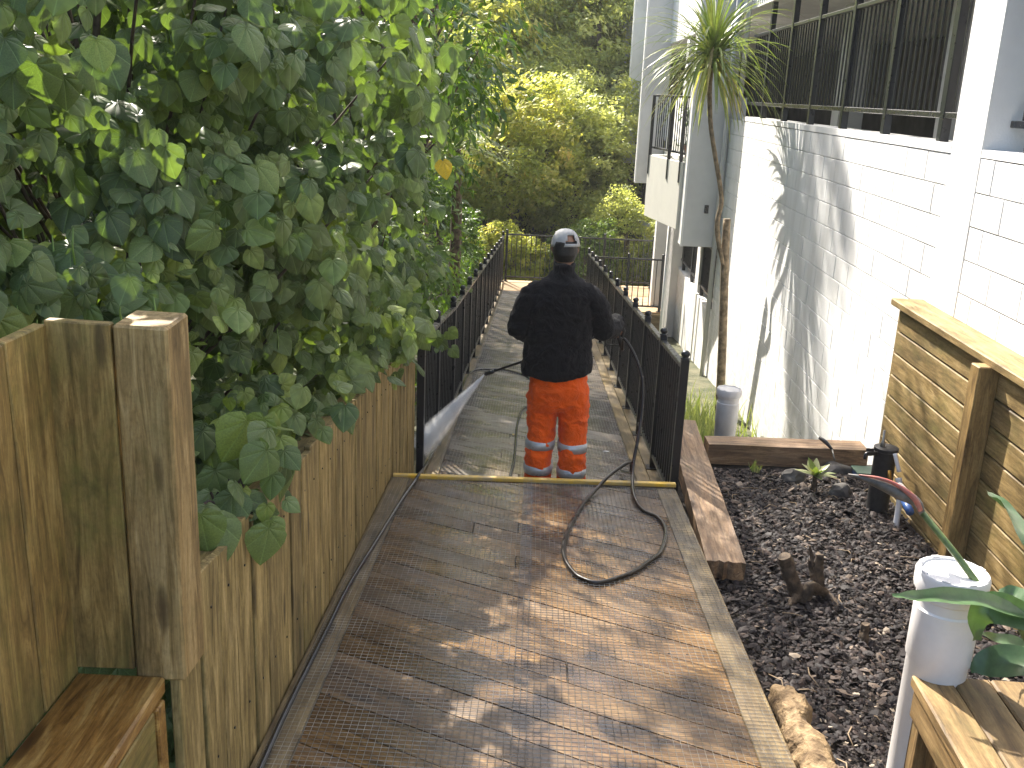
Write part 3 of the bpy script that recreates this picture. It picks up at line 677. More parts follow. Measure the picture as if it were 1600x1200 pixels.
def branches(parent, base, targets, r0, mat, nmain=5, name='trunk', lean=(0, 0, 0), hfork=.4, top=None):
    "one trunk part with limbs running to clump centres"
    base = Vector(base); parts = []
    T = [Vector(t) for t in targets]; mean = sum(T, Vector())/len(T); zt = max(t.z for t in T)
    top = Vector(top) if top else Vector((lerp(base.x, mean.x, .8), lerp(base.y, mean.y, .8), lerp(base.z, zt, .85)))
    P = [base.lerp(top, t) + Vector((.10*mnoise.noise(Vector((t*3, base.x, 1))), .10*mnoise.noise(Vector((t*3, base.y, 7))), 0))*(1 if t > 0 else 0)*(top-base).length*.5 for t in np.linspace(0, 1, 9)]
    rr = [lerp(r0, r0*.25, t) for t in np.linspace(0, 1, 9)]; rr[0] *= 1.35
    tr = ob(name, pyd(name, *tube_np(P, rr, 9)), mat, parent)
    T = T[::3] if len(T) > 40 else T
    for t_ in T:
        i = min(7, max(int(8*hfork), int(8*(t_.z-base.z)/max(.1, (top.z-base.z))*.65))); s = P[i]
        m = s.lerp(t_, .5)+Vector((0, 0, .10*(t_-s).length*random.uniform(-.3, 1)))+Vector([random.uniform(-.06, .06) for _ in range(3)])
        parts.append(tube_np(spline([s, m, t_], 4), [lerp(max(.006, rr[i]*.45), .004, q/8) for q in range(9)], 5, False))
    if parts: V, F = merge(parts); ob('limbs', pyd('limbs', V, F), mat, tr, kind='stuff')
    return tr
def project(P):
    q = (P-np.array([0, 0, CZ])) @ np.array(CAMR); return 800+FPX*q[:, 0]/-q[:, 2], 600-FPX*q[:, 1]/-q[:, 2], -q[:, 2]
def plant_leaves(parent, pos, nrm, tip, size, base, mat, rnd, n_parts=0, name='crown', pname='leaf'):
    BV, BF, BU = base; Rm = rots(nrm, tip)
    if n_parts:
        px, py, dz = project(pos); score = np.where((px > -30) & (px < 1630) & (py > -30) & (py < 1230) & (dz > .5), size/np.maximum(dz, .5), 0)
        # nearer to the open side shows more
        order = np.argsort(-score); pick = order[:n_parts]; rest = order[n_parts:]
        var = {}
        for i in pick:
            k = int(rnd[i]*11.99)
            if k not in var:
                me = np_mesh('leaf', BV, BF, np.full(len(BV), (k+.5)/12), BU, True); me.materials.append(mat); var[k] = me
            M = Matrix([list(map(float, Rm[i][r])) + [0] for r in range(3)] + [[0, 0, 0, 1]])
            M = M @ Matrix.Scale(float(size[i]), 4); M.translation = Vector(pos[i].tolist())
            ob(pname, var[k], None, parent, M)
        pos, Rm, size, rnd = pos[rest], Rm[rest], size[rest], rnd[rest]
    return ob(name, scatter(name, BV, BF, BU, pos, Rm, size, rnd), mat, parent, kind='stuff')

# heart-leaved bush leaning over the fence
def bush(label, base, blobs, nclump, nleaf, rc, size, mat, geo, nparts, face=(.45, -.7, .45), rt=.03, noise_=.42, top=None, spikes=0, keepf=None, group=None, tipdown=1.0, cat='bush', name='leafy_bush', hfork=.1, rbias=1.2):
    t = empty(name, base, label, cat, group)
    p, o, c, k = clumped(blobs, nclump, rc, nleaf, .25)
    if keepf is not None: m = keepf(p); p, o, k = p[m], o[m], k[m]
    n = len(p); nrm = unit(o*.35 + np.array(face) + rng.normal(0, noise_, (n, 3)))
    tip = np.array([0, 0, -tipdown]) + rng.normal(0, .45, (n, 3)) + o*.25
    crnd = rng.random(nclump)*.5; r = np.clip(crnd[k] + .5*rng.random(n)**rbias, 0, .90)
    sz = size*(.38+.95*rng.random(n)**1.1)
    plant_leaves(t, p, nrm, tip, sz, geo, mat, r, nparts)
    cm = [x for x in c if (keepf is None or keepf(x[None])[0])]
    branches(t, base, cm, rt, M_branch, hfork=hfork, top=top, name='stem')
    if spikes:
        parts = []
        for q in range(spikes):
            cc = p[rng.integers(0, n)]; 
            for _ in range(rng.integers(2, 6)):
                s = Vector(cc.tolist())+Vector([random.uniform(-.05, .05) for _ in range(3)]); h = random.uniform(.06, .12)
                parts.append(tube_np([s, s+Vector((random.uniform(-.01, .01), 0, h*.5)), s+Vector((random.uniform(-.015, .015), random.uniform(-.01, .01), h))], [.0032, .003, .0018], 5))
        V, F = merge(parts); me = pyd('flower_spike', V, F); a = me.attributes.new('rnd', 'FLOAT', 'POINT'); a.data.foreach_set('value', np.repeat(rng.random(len(parts)), len(parts[0][0])).astype(np.float32))
        ob('flower_spikes', me, M_spike, t, kind='stuff')
    return t
def clear_deck(p):
    x, y, z = p[:, 0], p[:, 1], p[:, 2]
    fence = .68-.105*(y-2.2)
    return ~((x > -.88) & (z < fence+.04)) & ~((x > -1.12) & (y < 2.25)) & (z > .0-.12*y-.3)
kb = bush('heart leaved bush in front at the left, its leaves hanging over the board fence', (-1.9, 3.9, -1.1),
     [((-1.75, 3.7, 1.75), (.95, 1.3, 1.7)), ((-1.05, 4.5, 1.9), (.55, 1.0, 1.1)), ((-1.15, 5.2, .9), (.45, .9, .75)), ((-1.9, 2.9, 1.25), (.75, .6, 1.0)), ((-1.25, 3.3, .55), (.34, .7, .40)), ((-1.6, 3.3, .0), (.6, .9, .8)), ((-1.15, 2.9, .25), (.26, .6, .42), 2.5), ((-1.05, 3.7, .35), (.2, .7, .35), 2), ((-.93, 4.4, .50), (.16, .9, .18), 3), ((-1.12, 4.3, .45), (.26, 1.3, .35)), ((-.95, 5.2, .55), (.30, .8, .35))],
     330, 13500, .25, .086, M_kawa, (HV, HF, HU), 260, keepf=clear_deck, spikes=85, rt=.035)
bush('leafy twig of pale round leaves reaching over the fence top, nearest the corner post', (-.98, 2.95, .1), [((-.86, 2.88, .70), (.12, .22, .14)), ((-.93, 2.60, .62), (.08, .2, .10))], 14, 60, .10, .115, M_kawa, (HV, HF, HU), 60, keepf=lambda p: p[:, 2] > .52, rt=.008, rbias=.3)
bush('heart leaved bush spilling over the near end of the left railing', (-1.3, 6.6, -1.2), [((-1.35, 6.3, .55), (.55, .8, .75)), ((-.80, 6.3, .50), (.24, .6, .30)), ((-1.5, 6.9, 1.6), (.7, .9, .9))], 90, 2600, .24, .085, M_kawa, (HV, HF, HU), 120, keepf=lambda p: ~((p[:, 0] > -.80) & (p[:, 2] < .25)), spikes=12)
# single bright leaves
def lone(px, py, y, s, rnd_, label, mat=M_kawa, geo=(HV, HF, HU)):
    q = at(px, py, y=y); me = np_mesh('fallen_leaf', geo[0], geo[1], np.full(len(geo[0]), rnd_), geo[2], True)
    rm = rots(np.array([[.4, -.8, .4]]), np.array([[.15, 0, -1.]]))[0]; M = Matrix([list(map(float, rm[r]))+[0] for r in range(3)]+[[0, 0, 0, 1]]) @ Matrix.Scale(s, 4); M.translation = q
    ob('leaf', me, mat, kb, M, label=label)
lone(692, 252, 4.1, .075, 1.0, 'orange yellow dying leaf'); lone(150, 62, 2.5, .08, .9, 'bright yellow green leaf')

# glossy trees behind, shading the walk
def tree(label, base, blobs, nclump, nleaf, rc, size, mat, geo, r0, nparts=0, face=(.25, -.3, .75), noise_=.5, group=None, name='shade_tree', top=None, bark=None, shell=.45, tipdown=.5):
    t = empty(name, base, label, 'tree', group)
    p, o, c, k = clumped(blobs, nclump, rc, nleaf, shell); n = len(p)
    nrm = unit(o*.6 + np.array(face) + rng.normal(0, noise_, (n, 3))); tip = o*.8 + np.array([0, 0, -tipdown]) + rng.normal(0, .5, (n, 3))
    crnd = rng.random(nclump)*.55; r = np.clip(crnd[k] + .45*rng.random(n), 0, 1)
    plant_leaves(t, p, nrm, tip, size*(.6+.7*rng.random(n)), geo, mat, r, nparts)
    branches(t, base, c, r0, bark or M_bark, top=top); return t
tree('glossy leaved tree rising behind the front bush, brown trunk showing', (-1.62, 7.7, -1.6), [((-2.1, 8.6, 3.6), (1.35, 1.7, 1.6)), ((-1.2, 8.0, 2.2), (.8, 1.2, 1.1)), ((-1.7, 8.6, .6), (.8, 1.2, .8))], 130, 11000, .36, .10, M_gloss, (LV, LF, LU), .085, 150, top=(-1.75, 8.1, 3.6))
tree('bushy bright green tree beside the middle of the left railing', (-1.9, 11.2, -2.0), [((-1.45, 11.0, 2.4), (.95, 1.6, 1.8)), ((-1.55, 10.4, .4), (.7, 1.5, .9)), ((-2.4, 11.8, 4.2), (1.3, 1.7, 1.5))], 140, 11000, .36, .10, M_gloss, (LV, LF, LU), .09, 120)
tree('tall green tree over the far half of the left railing', (-2.0, 14.6, -2.3), [((-1.45, 14.0, 3.0), (.95, 1.7, 1.9)), ((-1.6, 14.0, .2), (.7, 1.5, 1.0)), ((-2.3, 14.4, 5.6), (1.3, 1.7, 2.2)), ((-1.9, 12.8, 7.2), (1.3, 2.1, 1.2)), ((-2.6, 16.0, 9.6), (.5, 1.6, .8), 2)], 200, 15000, .38, .10, M_mid, (LV, LF, LU), .10, 60)
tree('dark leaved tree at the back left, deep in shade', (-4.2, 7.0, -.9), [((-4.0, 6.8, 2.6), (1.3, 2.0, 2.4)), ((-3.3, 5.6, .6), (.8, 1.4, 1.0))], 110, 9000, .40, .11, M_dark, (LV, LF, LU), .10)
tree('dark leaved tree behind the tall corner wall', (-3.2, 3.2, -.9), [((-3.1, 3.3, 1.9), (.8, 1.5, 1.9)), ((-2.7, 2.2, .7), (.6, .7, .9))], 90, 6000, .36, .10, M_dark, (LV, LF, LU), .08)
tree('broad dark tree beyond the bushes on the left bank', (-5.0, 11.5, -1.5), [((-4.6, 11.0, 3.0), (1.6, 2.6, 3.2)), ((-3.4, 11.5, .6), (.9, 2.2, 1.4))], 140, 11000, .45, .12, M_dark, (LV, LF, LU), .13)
tree('broad tree on the left bank furthest down the slope', (-4.6, 16.5, -2.3), [((-4.2, 16.2, 3.0), (1.8, 2.4, 3.6)), ((-3.2, 17, -.4), (1.2, 2.2, 1.6))], 150, 11000, .45, .12, M_mid, (LV, LF, LU), .13)
tree('slim tall tree at the end of the left bank, its top high above the ramp', (-2.3, 19.6, -2.6), [((-2.05, 19.4, 10.4), (.35, .45, 2.6), 2), ((-2.3, 19.6, 6.0), (.6, .8, 2.0))], 70, 8000, .26, .11, M_mid, (LV, LF, LU), .10)
bush('low dark shrubs along the outside of the left railing', (-1.5, 9.2, -1.7), [((-1.35, 9.0, -.7), (.35, 1.7, .7)), ((-1.5, 12.5, -1.0), (.45, 2.0, .9)), ((-1.5, 16.3, -1.4), (.55, 2.2, .8))], 90, 5200, .28, .085, M_gloss, (LV, LF, LU), 0, face=(.5, -.4, .5), keepf=lambda p: p[:, 0] < -.85)
# palm behind the railing
pt = empty('palm', (-1.3, 15.2, -2.2), 'palm with brownish fan of fronds above the far left railing', 'palm'); parts = []
ctr = Vector((-1.25, 15.2, 1.0))
tube('trunk', [(-1.3, 15.2, -2.2), (-1.22, 15.2, -.4), ctr], [.10, .09, .07], M_bark, pt, n=3)
for q in range(16):
    a = random.uniform(-1.1, 1.7) if q < 11 else random.uniform(0, 6.28); el = random.uniform(.0, 1.0); L = random.uniform(.8, 1.15)
    P = [ctr+Vector((math.cos(a)*math.cos(el)*s*L, math.sin(a)*math.cos(el)*s*L*.6-.1*s, math.sin(el)*s*L-.75*s*s*L*.7)) for s in np.linspace(0, 1, 12)]
    V, F = tube_np(P, [.008*(1-.7*s/11) for s in range(12)], 4)
    for i in range(1, 12):
        for sgn in (-1, 1):
            tdir = (P[i]-P[i-1]).normalized(); side = tdir.cross(Vector((0, 0, 1))).normalized()*sgn; l = .34*math.sin(math.pi*(i/12)**.7)+.06
            e = P[i]+(side*.8+tdir*.7+Vector((0, 0, -.25))).normalized()*l; wv = tdir*.011; o_ = len(V)
            V += [P[i]-wv, P[i]+wv, e]; F += [(o_, o_+1, o_+2)]
    me = pyd('frond', V, F, False); at_ = me.attributes.new('rnd', 'FLOAT', 'POINT'); at_.data.foreach_set('value', np.full(len(V), random.random(), dtype=np.float32)); ob('frond', me, M_strap, pt)

# hillside trees
QV = np.array([(-.30, .1, .05), (0, 0, 0), (.30, .1, .05), (0, .5, .12), (0, 1, 0)]); QF = np.array([(0, 1, 3), (1, 2, 3), (0, 3, 4), (3, 2, 4)])
def crown_mesh(n, nclump, rc, blobs, size, seed):
    global rng
    keep, rng = rng, np.random.default_rng(seed)
    p, o, c, k = clumped(blobs, nclump, rc, n, .5, .7); nrm = unit(o*.5+np.array((-.3, .3, .7))+rng.normal(0, .5, (n, 3)))
    me = scatter('crown', QV, QF, None, p, rots(nrm, rng.normal(0, 1, (n, 3))), size*(.6+.8*rng.random(n)), np.clip(rng.random(nclump)[k]*.6+.4*rng.random(n), 0, 1)); rng = keep
    return me, c
CR = [crown_mesh(15000, 260, .27, [((0, 0, 0), (1.5, 1.5, 1.25)), ((.5, .2, .9), (.9, .9, .8)), ((-.7, -.3, -.3), (.9, .9, .9))], .10, 1),
      crown_mesh(15000, 270, .26, [((0, 0, 0), (1.2, 1.2, 1.6)), ((.4, .4, -1.0), (1.0, 1.0, .8)), ((-.3, 0, 1.2), (.7, .7, .7))], .095, 2),
      crown_mesh(14000, 240, .30, [((0, 0, 0), (1.7, 1.4, 1.0)), ((-.5, 0, .6), (1.0, 1.0, .8)), ((.9, 0, -.3), (.8, .8, .8))], .105, 3)]
hm = {}
def hill_tree(x, y, zc, s, ci, mat, label, group=None, rz=0., h=None):
    zb = z_g(x, y)-.1; t = empty('hillside_tree', (x, y, zb), label, 'tree', group)
    k = (ci, mat.name)
    if k not in hm: me = CR[ci][0].copy(); me.materials.clear(); me.materials.append(mat); hm[k] = me
    M = Matrix.Translation((x, y, zc)) @ Matrix.Rotation(rz, 4, 'Z') @ Matrix.Scale(s, 4)
    ob('crown', hm[k], None, t, M, kind='stuff')
    P = [(x, y, zb), (x+.15, y, lerp(zb, zc, .5)), (x, y+.1, zc+.4*s)]
    tube('trunk', P, [.16*s**.5, .12*s**.5, .05], M_bark, t, n=4)
GH = 'trees on the hillside beyond the ramp'
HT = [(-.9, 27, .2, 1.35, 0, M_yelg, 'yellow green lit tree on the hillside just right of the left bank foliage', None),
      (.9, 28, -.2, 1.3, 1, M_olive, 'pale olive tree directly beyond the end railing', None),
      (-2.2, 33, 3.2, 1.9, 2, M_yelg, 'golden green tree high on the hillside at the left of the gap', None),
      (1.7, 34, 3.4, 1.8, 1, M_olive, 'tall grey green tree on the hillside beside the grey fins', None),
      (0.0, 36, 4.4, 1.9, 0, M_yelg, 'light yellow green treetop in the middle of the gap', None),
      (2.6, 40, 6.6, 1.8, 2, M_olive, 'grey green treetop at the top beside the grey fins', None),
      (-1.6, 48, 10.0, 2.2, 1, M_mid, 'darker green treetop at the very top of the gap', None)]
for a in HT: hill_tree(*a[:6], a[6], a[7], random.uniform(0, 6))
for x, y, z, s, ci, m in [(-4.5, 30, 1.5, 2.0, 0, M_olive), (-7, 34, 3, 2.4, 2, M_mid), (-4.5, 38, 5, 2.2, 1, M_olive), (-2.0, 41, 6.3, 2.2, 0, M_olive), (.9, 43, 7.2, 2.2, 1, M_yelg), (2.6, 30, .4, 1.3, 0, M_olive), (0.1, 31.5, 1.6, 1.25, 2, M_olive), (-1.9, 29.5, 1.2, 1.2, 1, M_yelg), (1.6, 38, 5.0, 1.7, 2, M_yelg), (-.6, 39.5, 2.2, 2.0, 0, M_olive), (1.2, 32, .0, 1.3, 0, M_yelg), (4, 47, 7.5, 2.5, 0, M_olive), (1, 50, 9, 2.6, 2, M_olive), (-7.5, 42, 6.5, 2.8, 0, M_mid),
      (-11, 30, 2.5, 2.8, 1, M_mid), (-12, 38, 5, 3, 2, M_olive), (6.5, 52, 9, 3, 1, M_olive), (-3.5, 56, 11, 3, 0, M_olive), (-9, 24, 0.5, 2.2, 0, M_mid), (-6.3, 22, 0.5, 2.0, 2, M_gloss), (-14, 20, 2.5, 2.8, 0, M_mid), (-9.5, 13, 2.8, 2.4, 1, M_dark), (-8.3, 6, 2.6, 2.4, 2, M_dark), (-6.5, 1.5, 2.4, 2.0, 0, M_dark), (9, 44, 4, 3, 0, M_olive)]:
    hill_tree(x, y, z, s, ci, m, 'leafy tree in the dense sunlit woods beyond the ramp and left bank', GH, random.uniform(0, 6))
for x, y, z, s, ci, m, l in [(-.6, 23.4, -2.0, .62, 2, M_yelg, 'low bright green bush right behind the left end of the far railing'), (1.1, 23.6, -1.9, .6, 0, M_mid, 'low dark green bush behind the middle of the far railing'), (2.2, 24.5, -1.6, .7, 1, M_olive, 'grey green bush behind the far railing next to the building'), (-2.2, 22.2, -1.5, .8, 1, M_gloss, 'rounded dark bush outside the far left railing corner')]:
    hill_tree(x, y, z, s, ci, m, l)

# cabbage tree
ct = empty('cabbage_tree', (2.35, 12, -1.9), 'slender cabbage tree with a mop of long strap leaves against the white wall', 'tree')
b0 = at(1126, 600, y=12.0); f0 = at(1133, 400, y=12); f1 = at(1136, 342, y=12)
tube('trunk', [Vector((b0.x+.01, 12, -2.0)), b0, at(1130, 500, y=12), f0, f1], [.062, .055, .052, .050, .044], M_cbark, ct, n=5, seg=14)
hd = at(1113, 88, y=12)
tube('stem', [f0+Vector((-.02, -.03, -.1)), at(1122, 372, y=11.95), at(1121, 345, y=11.93), at(1127, 318, y=11.95), at(1125, 290, y=11.97), at(1116, 235, y=12), at(1110, 190, y=12), at(1109, 130, y=12), hd], [.026, .031, .031, .029, .028, .027, .027, .029, .045], M_cbark, ct, n=4, seg=10)
for i in range(240):
    u = random.random(); ph = random.uniform(0, 2*math.pi); el = lerp(-.7, 1.4, u**1.05); L = random.uniform(.75, 1.25)*(1.0 if el > -.3 else .9); wd = random.uniform(.013, .021); dr = random.uniform(.5, 1.15) if el > 0 else random.uniform(.5, .9)
    c = hd+Vector((0, 0, random.uniform(-.12, .14))); d = Vector((math.cos(ph)*math.cos(el), math.sin(ph)*math.cos(el), math.sin(el)))
    V = []; F = []; N_ = 9; pos = c.copy(); v = d.copy()
    side = d.cross(Vector((0, 0, 1))).normalized()
    for s in range(N_+1):
        f = s/N_; w_ = wd*min(1, .5+2.5*f)*(1-f**2.2)+.001; upv = side.cross(v).normalized()
        V += [pos-side*w_+upv*w_*.35, pos, pos+side*w_+upv*w_*.35]
        v = (v+Vector((0, 0, -dr*2.0/N_*(.4+f)))).normalized(); pos = pos+v*(L/N_)
    for s in range(N_):
        for j in range(2): a = s*3+j; F.append((a, a+1, a+4, a+3))
    me = pyd('strap_leaf', V, F); r_ = (random.random()*.8 if el > -.35 else random.uniform(.6, 1)); at_ = me.attributes.new('rnd', 'FLOAT', 'POINT'); at_.data.foreach_set('value', np.full(len(V), r_, dtype=np.float32)); ob('strap_leaf', me, M_strap, ct)

# grass tuft at the foot of the wall
def blades(name, cx, cy, zb, n, h, spread, mat, parent=None, wd=.006, **k):
    V = []; F = []; rn = []
    for i in range(n):
        x, y = cx+random.gauss(0, spread[0]), cy+random.gauss(0, spread[1]); a = random.uniform(0, 6.28); ln_ = random.uniform(.1, .5); hh = h*random.uniform(.5, 1.1); q = random.random(); o_ = len(V)
        for s in range(4):
            f = s/3; w_ = wd*(1-f)+.0005; px, py = x+math.cos(a)*ln_*hh*f*f, y+math.sin(a)*ln_*hh*f*f
            V += [(px-w_, py, zb+hh*f), (px+w_, py+w_*.5, zb+hh*f)]; rn += [q, q]
        for s in range(3): b_ = o_+2*s; F.append((b_, b_+1, b_+3, b_+2))
    return ob(name, np_mesh(name, np.array(V), F, np.array(rn)), mat, parent, **k)
blades('strap_grass', 1.95, 10.8, -1.86, 420, .42, (.25, .5), M_grass, label='pale strappy grass growing between the ramp railing and the white wall', cat='grass', kind='stuff', wd=.010)
box('garden_edging', (1.2, 8.9, -1.7), (2.4, 8.96, -1.38), M_conc, None, label='low grey concrete edging in front of the strappy grass', cat='edging')

# ------------------------------------------------------------------ person with a pressure washer
LC = bpy.context.view_layer.layer_collection.children['place']; LC.exclude = True
def evalmesh(name, V, F, mods):
    me = pyd(name, V, F); o = bpy.data.objects.new('tmp', me); sc.collection.objects.link(o)
    for ty, k in mods:
        m = o.modifiers.new('m', ty)
        for a, b in k.items(): setattr(m, a, b)
    dg = bpy.context.evaluated_depsgraph_get(); r = bpy.data.meshes.new_from_object(o.evaluated_get(dg)); r.name = name
    bpy.data.objects.remove(o); smooth(r); return r
def loft(rings, seg=20):
    "rings: (centre, rx, ry, rot about z)"
    V = []; F = []
    for c, rx, ry, *k in rings:
        a = k[0] if k else 0
        for s in range(seg):
            q = 2*math.pi*s/seg; x = rx*math.copysign(abs(math.cos(q))**.85, math.cos(q)); y = ry*math.copysign(abs(math.sin(q))**.85, math.sin(q))
            V.append(Vector(c)+Vector((x*math.cos(a)-y*math.sin(a), x*math.sin(a)+y*math.cos(a), 0)))
    n = len(rings)
    for i in range(n-1):
        for s in range(seg): F.append((i*seg+s, i*seg+(s+1) % seg, (i+1)*seg+(s+1) % seg, (i+1)*seg+s))
    F.append(tuple(range(seg-1, -1, -1))); F.append(tuple((n-1)*seg+s for s in range(seg)))
    return V, F
def fused(name, parts, vox=.01, sm_it=4):
    V, F = merge(parts); return evalmesh(name, V, F, [('REMESH', dict(mode='VOXEL', voxel_size=vox)), ('SMOOTH', dict(factor=.5, iterations=sm_it))])
def cloth(b_name, col, rough, bscale=900, sheen=.2):
    b = NB(b_name); mp = b.coords(per_object=False); n = b.noise(mp, 7, 4, .6); r = b.ramp(n, 0, [(.3, tuple(q*.82 for q in col)), (.7, col)]); b.l(r, 0, b.p, 'Base Color')
    b.set(Roughness=rough, Sheen_Weight=sheen, Specular_IOR_Level=.25)
    n1 = b.noise(mp, 11, 5, .6, 2.2); b1 = b.n('Bump'); b1.inputs['Distance'].default_value = .022; b.l(n1, 0, b1, 'Height')
    b.bump(b.noise(mp, bscale, 2), 0, .0006, prev=b1); return b.m
M_fleece = cloth('black fleece', (.006, .006, .0085), .9, 400, .04)
M_hivis = cloth('orange hi vis cloth', (1.0, .13, .004), .7, 1200, .1)
M_refl = plain('silver reflective tape', (.5, .53, .56), .3, .3, .1, 30)
M_skin = plain('skin', (.32, .17, .11), .5, 0, .05, 20)
M_capm = plain('pale grey cap cloth', (.42, .42, .42), .8, 0, .08, 30, bump=.0006, bscale=500)
M_hair = plain('dark hair', (.012, .01, .009), .6, 0, .3, 80, bump=.002, bscale=300)
M_glove = plain('dark glove', (.018, .018, .02), .55, 0, .2, 30, bump=.001, bscale=200)
M_boot = plain('brown work boot', (.06, .04, .025), .5, 0, .2, 20)
X0, Y0 = .20, 6.62; ZF = z_lo(Y0)+.004
TP = Matrix.Translation((.187, 6.18, z_lo(6.18)+.004)) @ Matrix.Diagonal((.95, .95, .985, 1)) @ Matrix.Translation((-X0, -Y0, -ZF)); TPi = TP.inverted()
def fz(h): return ZF+h
pn = empty('person', (X0, Y0, ZF), 'person seen from behind in black fleece jacket, orange trousers and grey cap, spraying the ramp', 'person')
sL, sR = Vector((-.005, 6.60, fz(1.425))), Vector((.395, 6.60, fz(1.425)))
eL, eR = Vector((-.085, 6.60, fz(1.16))), Vector((.495, 6.62, fz(1.15)))
wL, wR = Vector((.03, 6.88, fz(1.03))), Vector((.590, 6.83, fz(1.165)))
hipL, hipR = Vector((.115, 6.62, fz(.90))), Vector((.305, 6.61, fz(.90)))
knL, knR = Vector((.107, 6.66, fz(.48))), Vector((.325, 6.63, fz(.48)))
anL, anR = Vector((.095, 6.62, fz(.09))), Vector((.33, 6.58, fz(.09)))
nk = Vector((.205, 6.63, fz(1.50))); hc = Vector((.203, 6.70, fz(1.665)))
tb = lambda pts, rad, seg=12: tube_np(pts, rad, seg)
def hand(wr, fwd, palm, up_, curl=1.0, sc_=1.0, grip=None):
    "palm + five bent fingers closing round a grip that runs along up_"
    fwd = Vector(fwd).normalized(); palm = Vector(palm); palm = (palm-palm.dot(fwd)*fwd).normalized(); sd = fwd.cross(palm)
    P = []; pc = wr+fwd*.05*sc_
    P.append(tb([wr-fwd*.02, wr+fwd*.02, pc, wr+fwd*.09*sc_], [(.026, .022), (.034, .02), (.043, .018), (.038, .015)], 12))
    for i, (off, L) in enumerate(((-.030, .072), (-.010, .082), (.011, .077), (.030, .062))):
        a = wr+fwd*.085*sc_+sd*off*sc_; p1 = a+fwd*.030*sc_; p2 = p1+(fwd*.35+palm*.9).normalized()*L*.42*sc_; p3 = p2+(palm*.55-fwd*.8).normalized()*L*.40*sc_
        P.append(tb([a-fwd*.03, a, p1, p2, p3], [.010, .0105, .010, .0095, .0075], 8))
    a = wr+fwd*.025*sc_-sd*.034*sc_; p1 = a-sd*.018*sc_+fwd*.025*sc_+palm*.012; p2 = p1+fwd*.022*sc_+palm*.028*sc_; P.append(tb([wr+fwd*.01, a, p1, p2], [.013, .014, .0125, .009], 8))
    return P
gun = Vector((.60, 6.90, fz(1.10)))
noz = TPi @ at(757, 585, y=6.62); ldir = (noz-gun).normalized()
lh = gun+ldir*.56
fwdR = (gun-wR).normalized(); fwdL = (lh-wL).normalized() if (lh-wL).length > .05 else Vector((0, 1, 0))
HR = hand(wR, fwdR, (-.2, .1, -1), (0, 0, 1)); HL = hand(wL, Vector((.25, .9, -.1)), (0, .1, -1), (0, 0, 1))
# one continuous body: trunk, neck, head, arms, hands, legs, feet
head = loft([(hc+Vector((0, .012, -.125)), .030, .035), (hc+Vector((0, .012, -.105)), .056, .070), (hc+Vector((0, .006, -.06)), .070, .088), (hc, .076, .096), (hc+Vector((0, -.004, .05)), .073, .094), (hc+Vector((0, -.004, .09)), .052, .070), (hc+Vector((0, -.004, .112)), .02, .03)])
face = [tb([hc+Vector((0, .085, .02)), hc+Vector((0, .108, -.012)), hc+Vector((0, .114, -.03)), hc+Vector((0, .092, -.042))], [.008, .012, .016, .010], 8),
        tb([hc+Vector((-.03, .074, -.068)), hc+Vector((0, .089, -.07)), hc+Vector((.03, .074, -.068))], [.006, .010, .006], 8), tb([hc+Vector((-.05, .07, .028)), hc+Vector((0, .088, .032)), hc+Vector((.05, .07, .028))], [.008, .010, .008], 8)]
for s in (-1, 1): face.append(tb([hc+Vector((s*.074, .0, -.038)), hc+Vector((s*.084, -.006, -.012)), hc+Vector((s*.083, -.010, .012))], [(.007, .010), (.008, .016), (.006, .012)], 8))
body = [loft([(Vector((.205, 6.62, fz(.84))), .14, .10), (Vector((.205, 6.62, fz(1.0))), .15, .105), (Vector((.2, 6.62, fz(1.2))), .15, .105), (Vector((.197, 6.62, fz(1.38))), .175, .11), (nk-Vector((0, 0, .045)), .10, .07)]),
        tb([nk-Vector((0, 0, .08)), nk, hc-Vector((0, 0, .08))], [.065, .056, .055]), head,
        tb([sL+Vector((.03, 0, -.05)), sL+Vector((.01, 0, -.09)), eL, wL], [.04, .045, .040, .027]), tb([sR+Vector((-.03, 0, -.05)), sR+Vector((-.01, 0, -.09)), eR, wR], [.04, .045, .040, .027]), tb([hipL, knL, anL], [.085, .058, .04]), tb([hipR, knR, anR], [.085, .058, .04])] + face + HR + HL
for a in (anL, anR): body.append(tb([a+Vector((0, -.05, -.045)), a+Vector((0, .06, -.045)), a+Vector((0, .15, -.06))], [(.036, .036), (.04, .035), (.03, .02)]))
ob('body', fused('body', body, .0065, 3), M_skin, pn)
M_eye = plain('eye', (.6, .6, .6), .2)
for s in (-1, 1): ob('eye', pyd('eye', *ring_z(0, 0, [(.002, -.010), (.008, -.006), (.010, 0), (.008, .006), (.002, .010)], 10)), M_eye, pn, Matrix.Translation(hc+Vector((s*.032, .076, .012))))
# trousers: baggy, creased
def creases(me, amp, seed, f=(9, 9, 16), hem=None):
    NN = [v.normal.copy() for v in me.vertices]
    for v, nv in zip(me.vertices, NN):
        c = v.co.copy(); d1 = mnoise.noise(Vector((c.x*f[0]+seed, c.y*f[1], c.z*f[2]+3*mnoise.noise(c*6)))); d2 = mnoise.noise(Vector((c.x*22, c.y*22, c.z*34+seed)))
        rg = 1-abs(mnoise.noise(Vector((c.x*7+c.z*7+seed, c.y*5, c.z*9-c.x*5))))*4; v.co = c + nv*(amp*d1+amp*.35*d2+amp*.5*max(0, rg))
    me.update()
tr = [loft([(Vector((.205, 6.62, fz(1.0))), .14, .11), (Vector((.205, 6.615, fz(.88))), .185, .135), (Vector((.208, 6.61, fz(.76))), .197, .145), (Vector((.212, 6.615, fz(.66))), .198, .13), (Vector((.212, 6.615, fz(.61))), .185, .10)])]
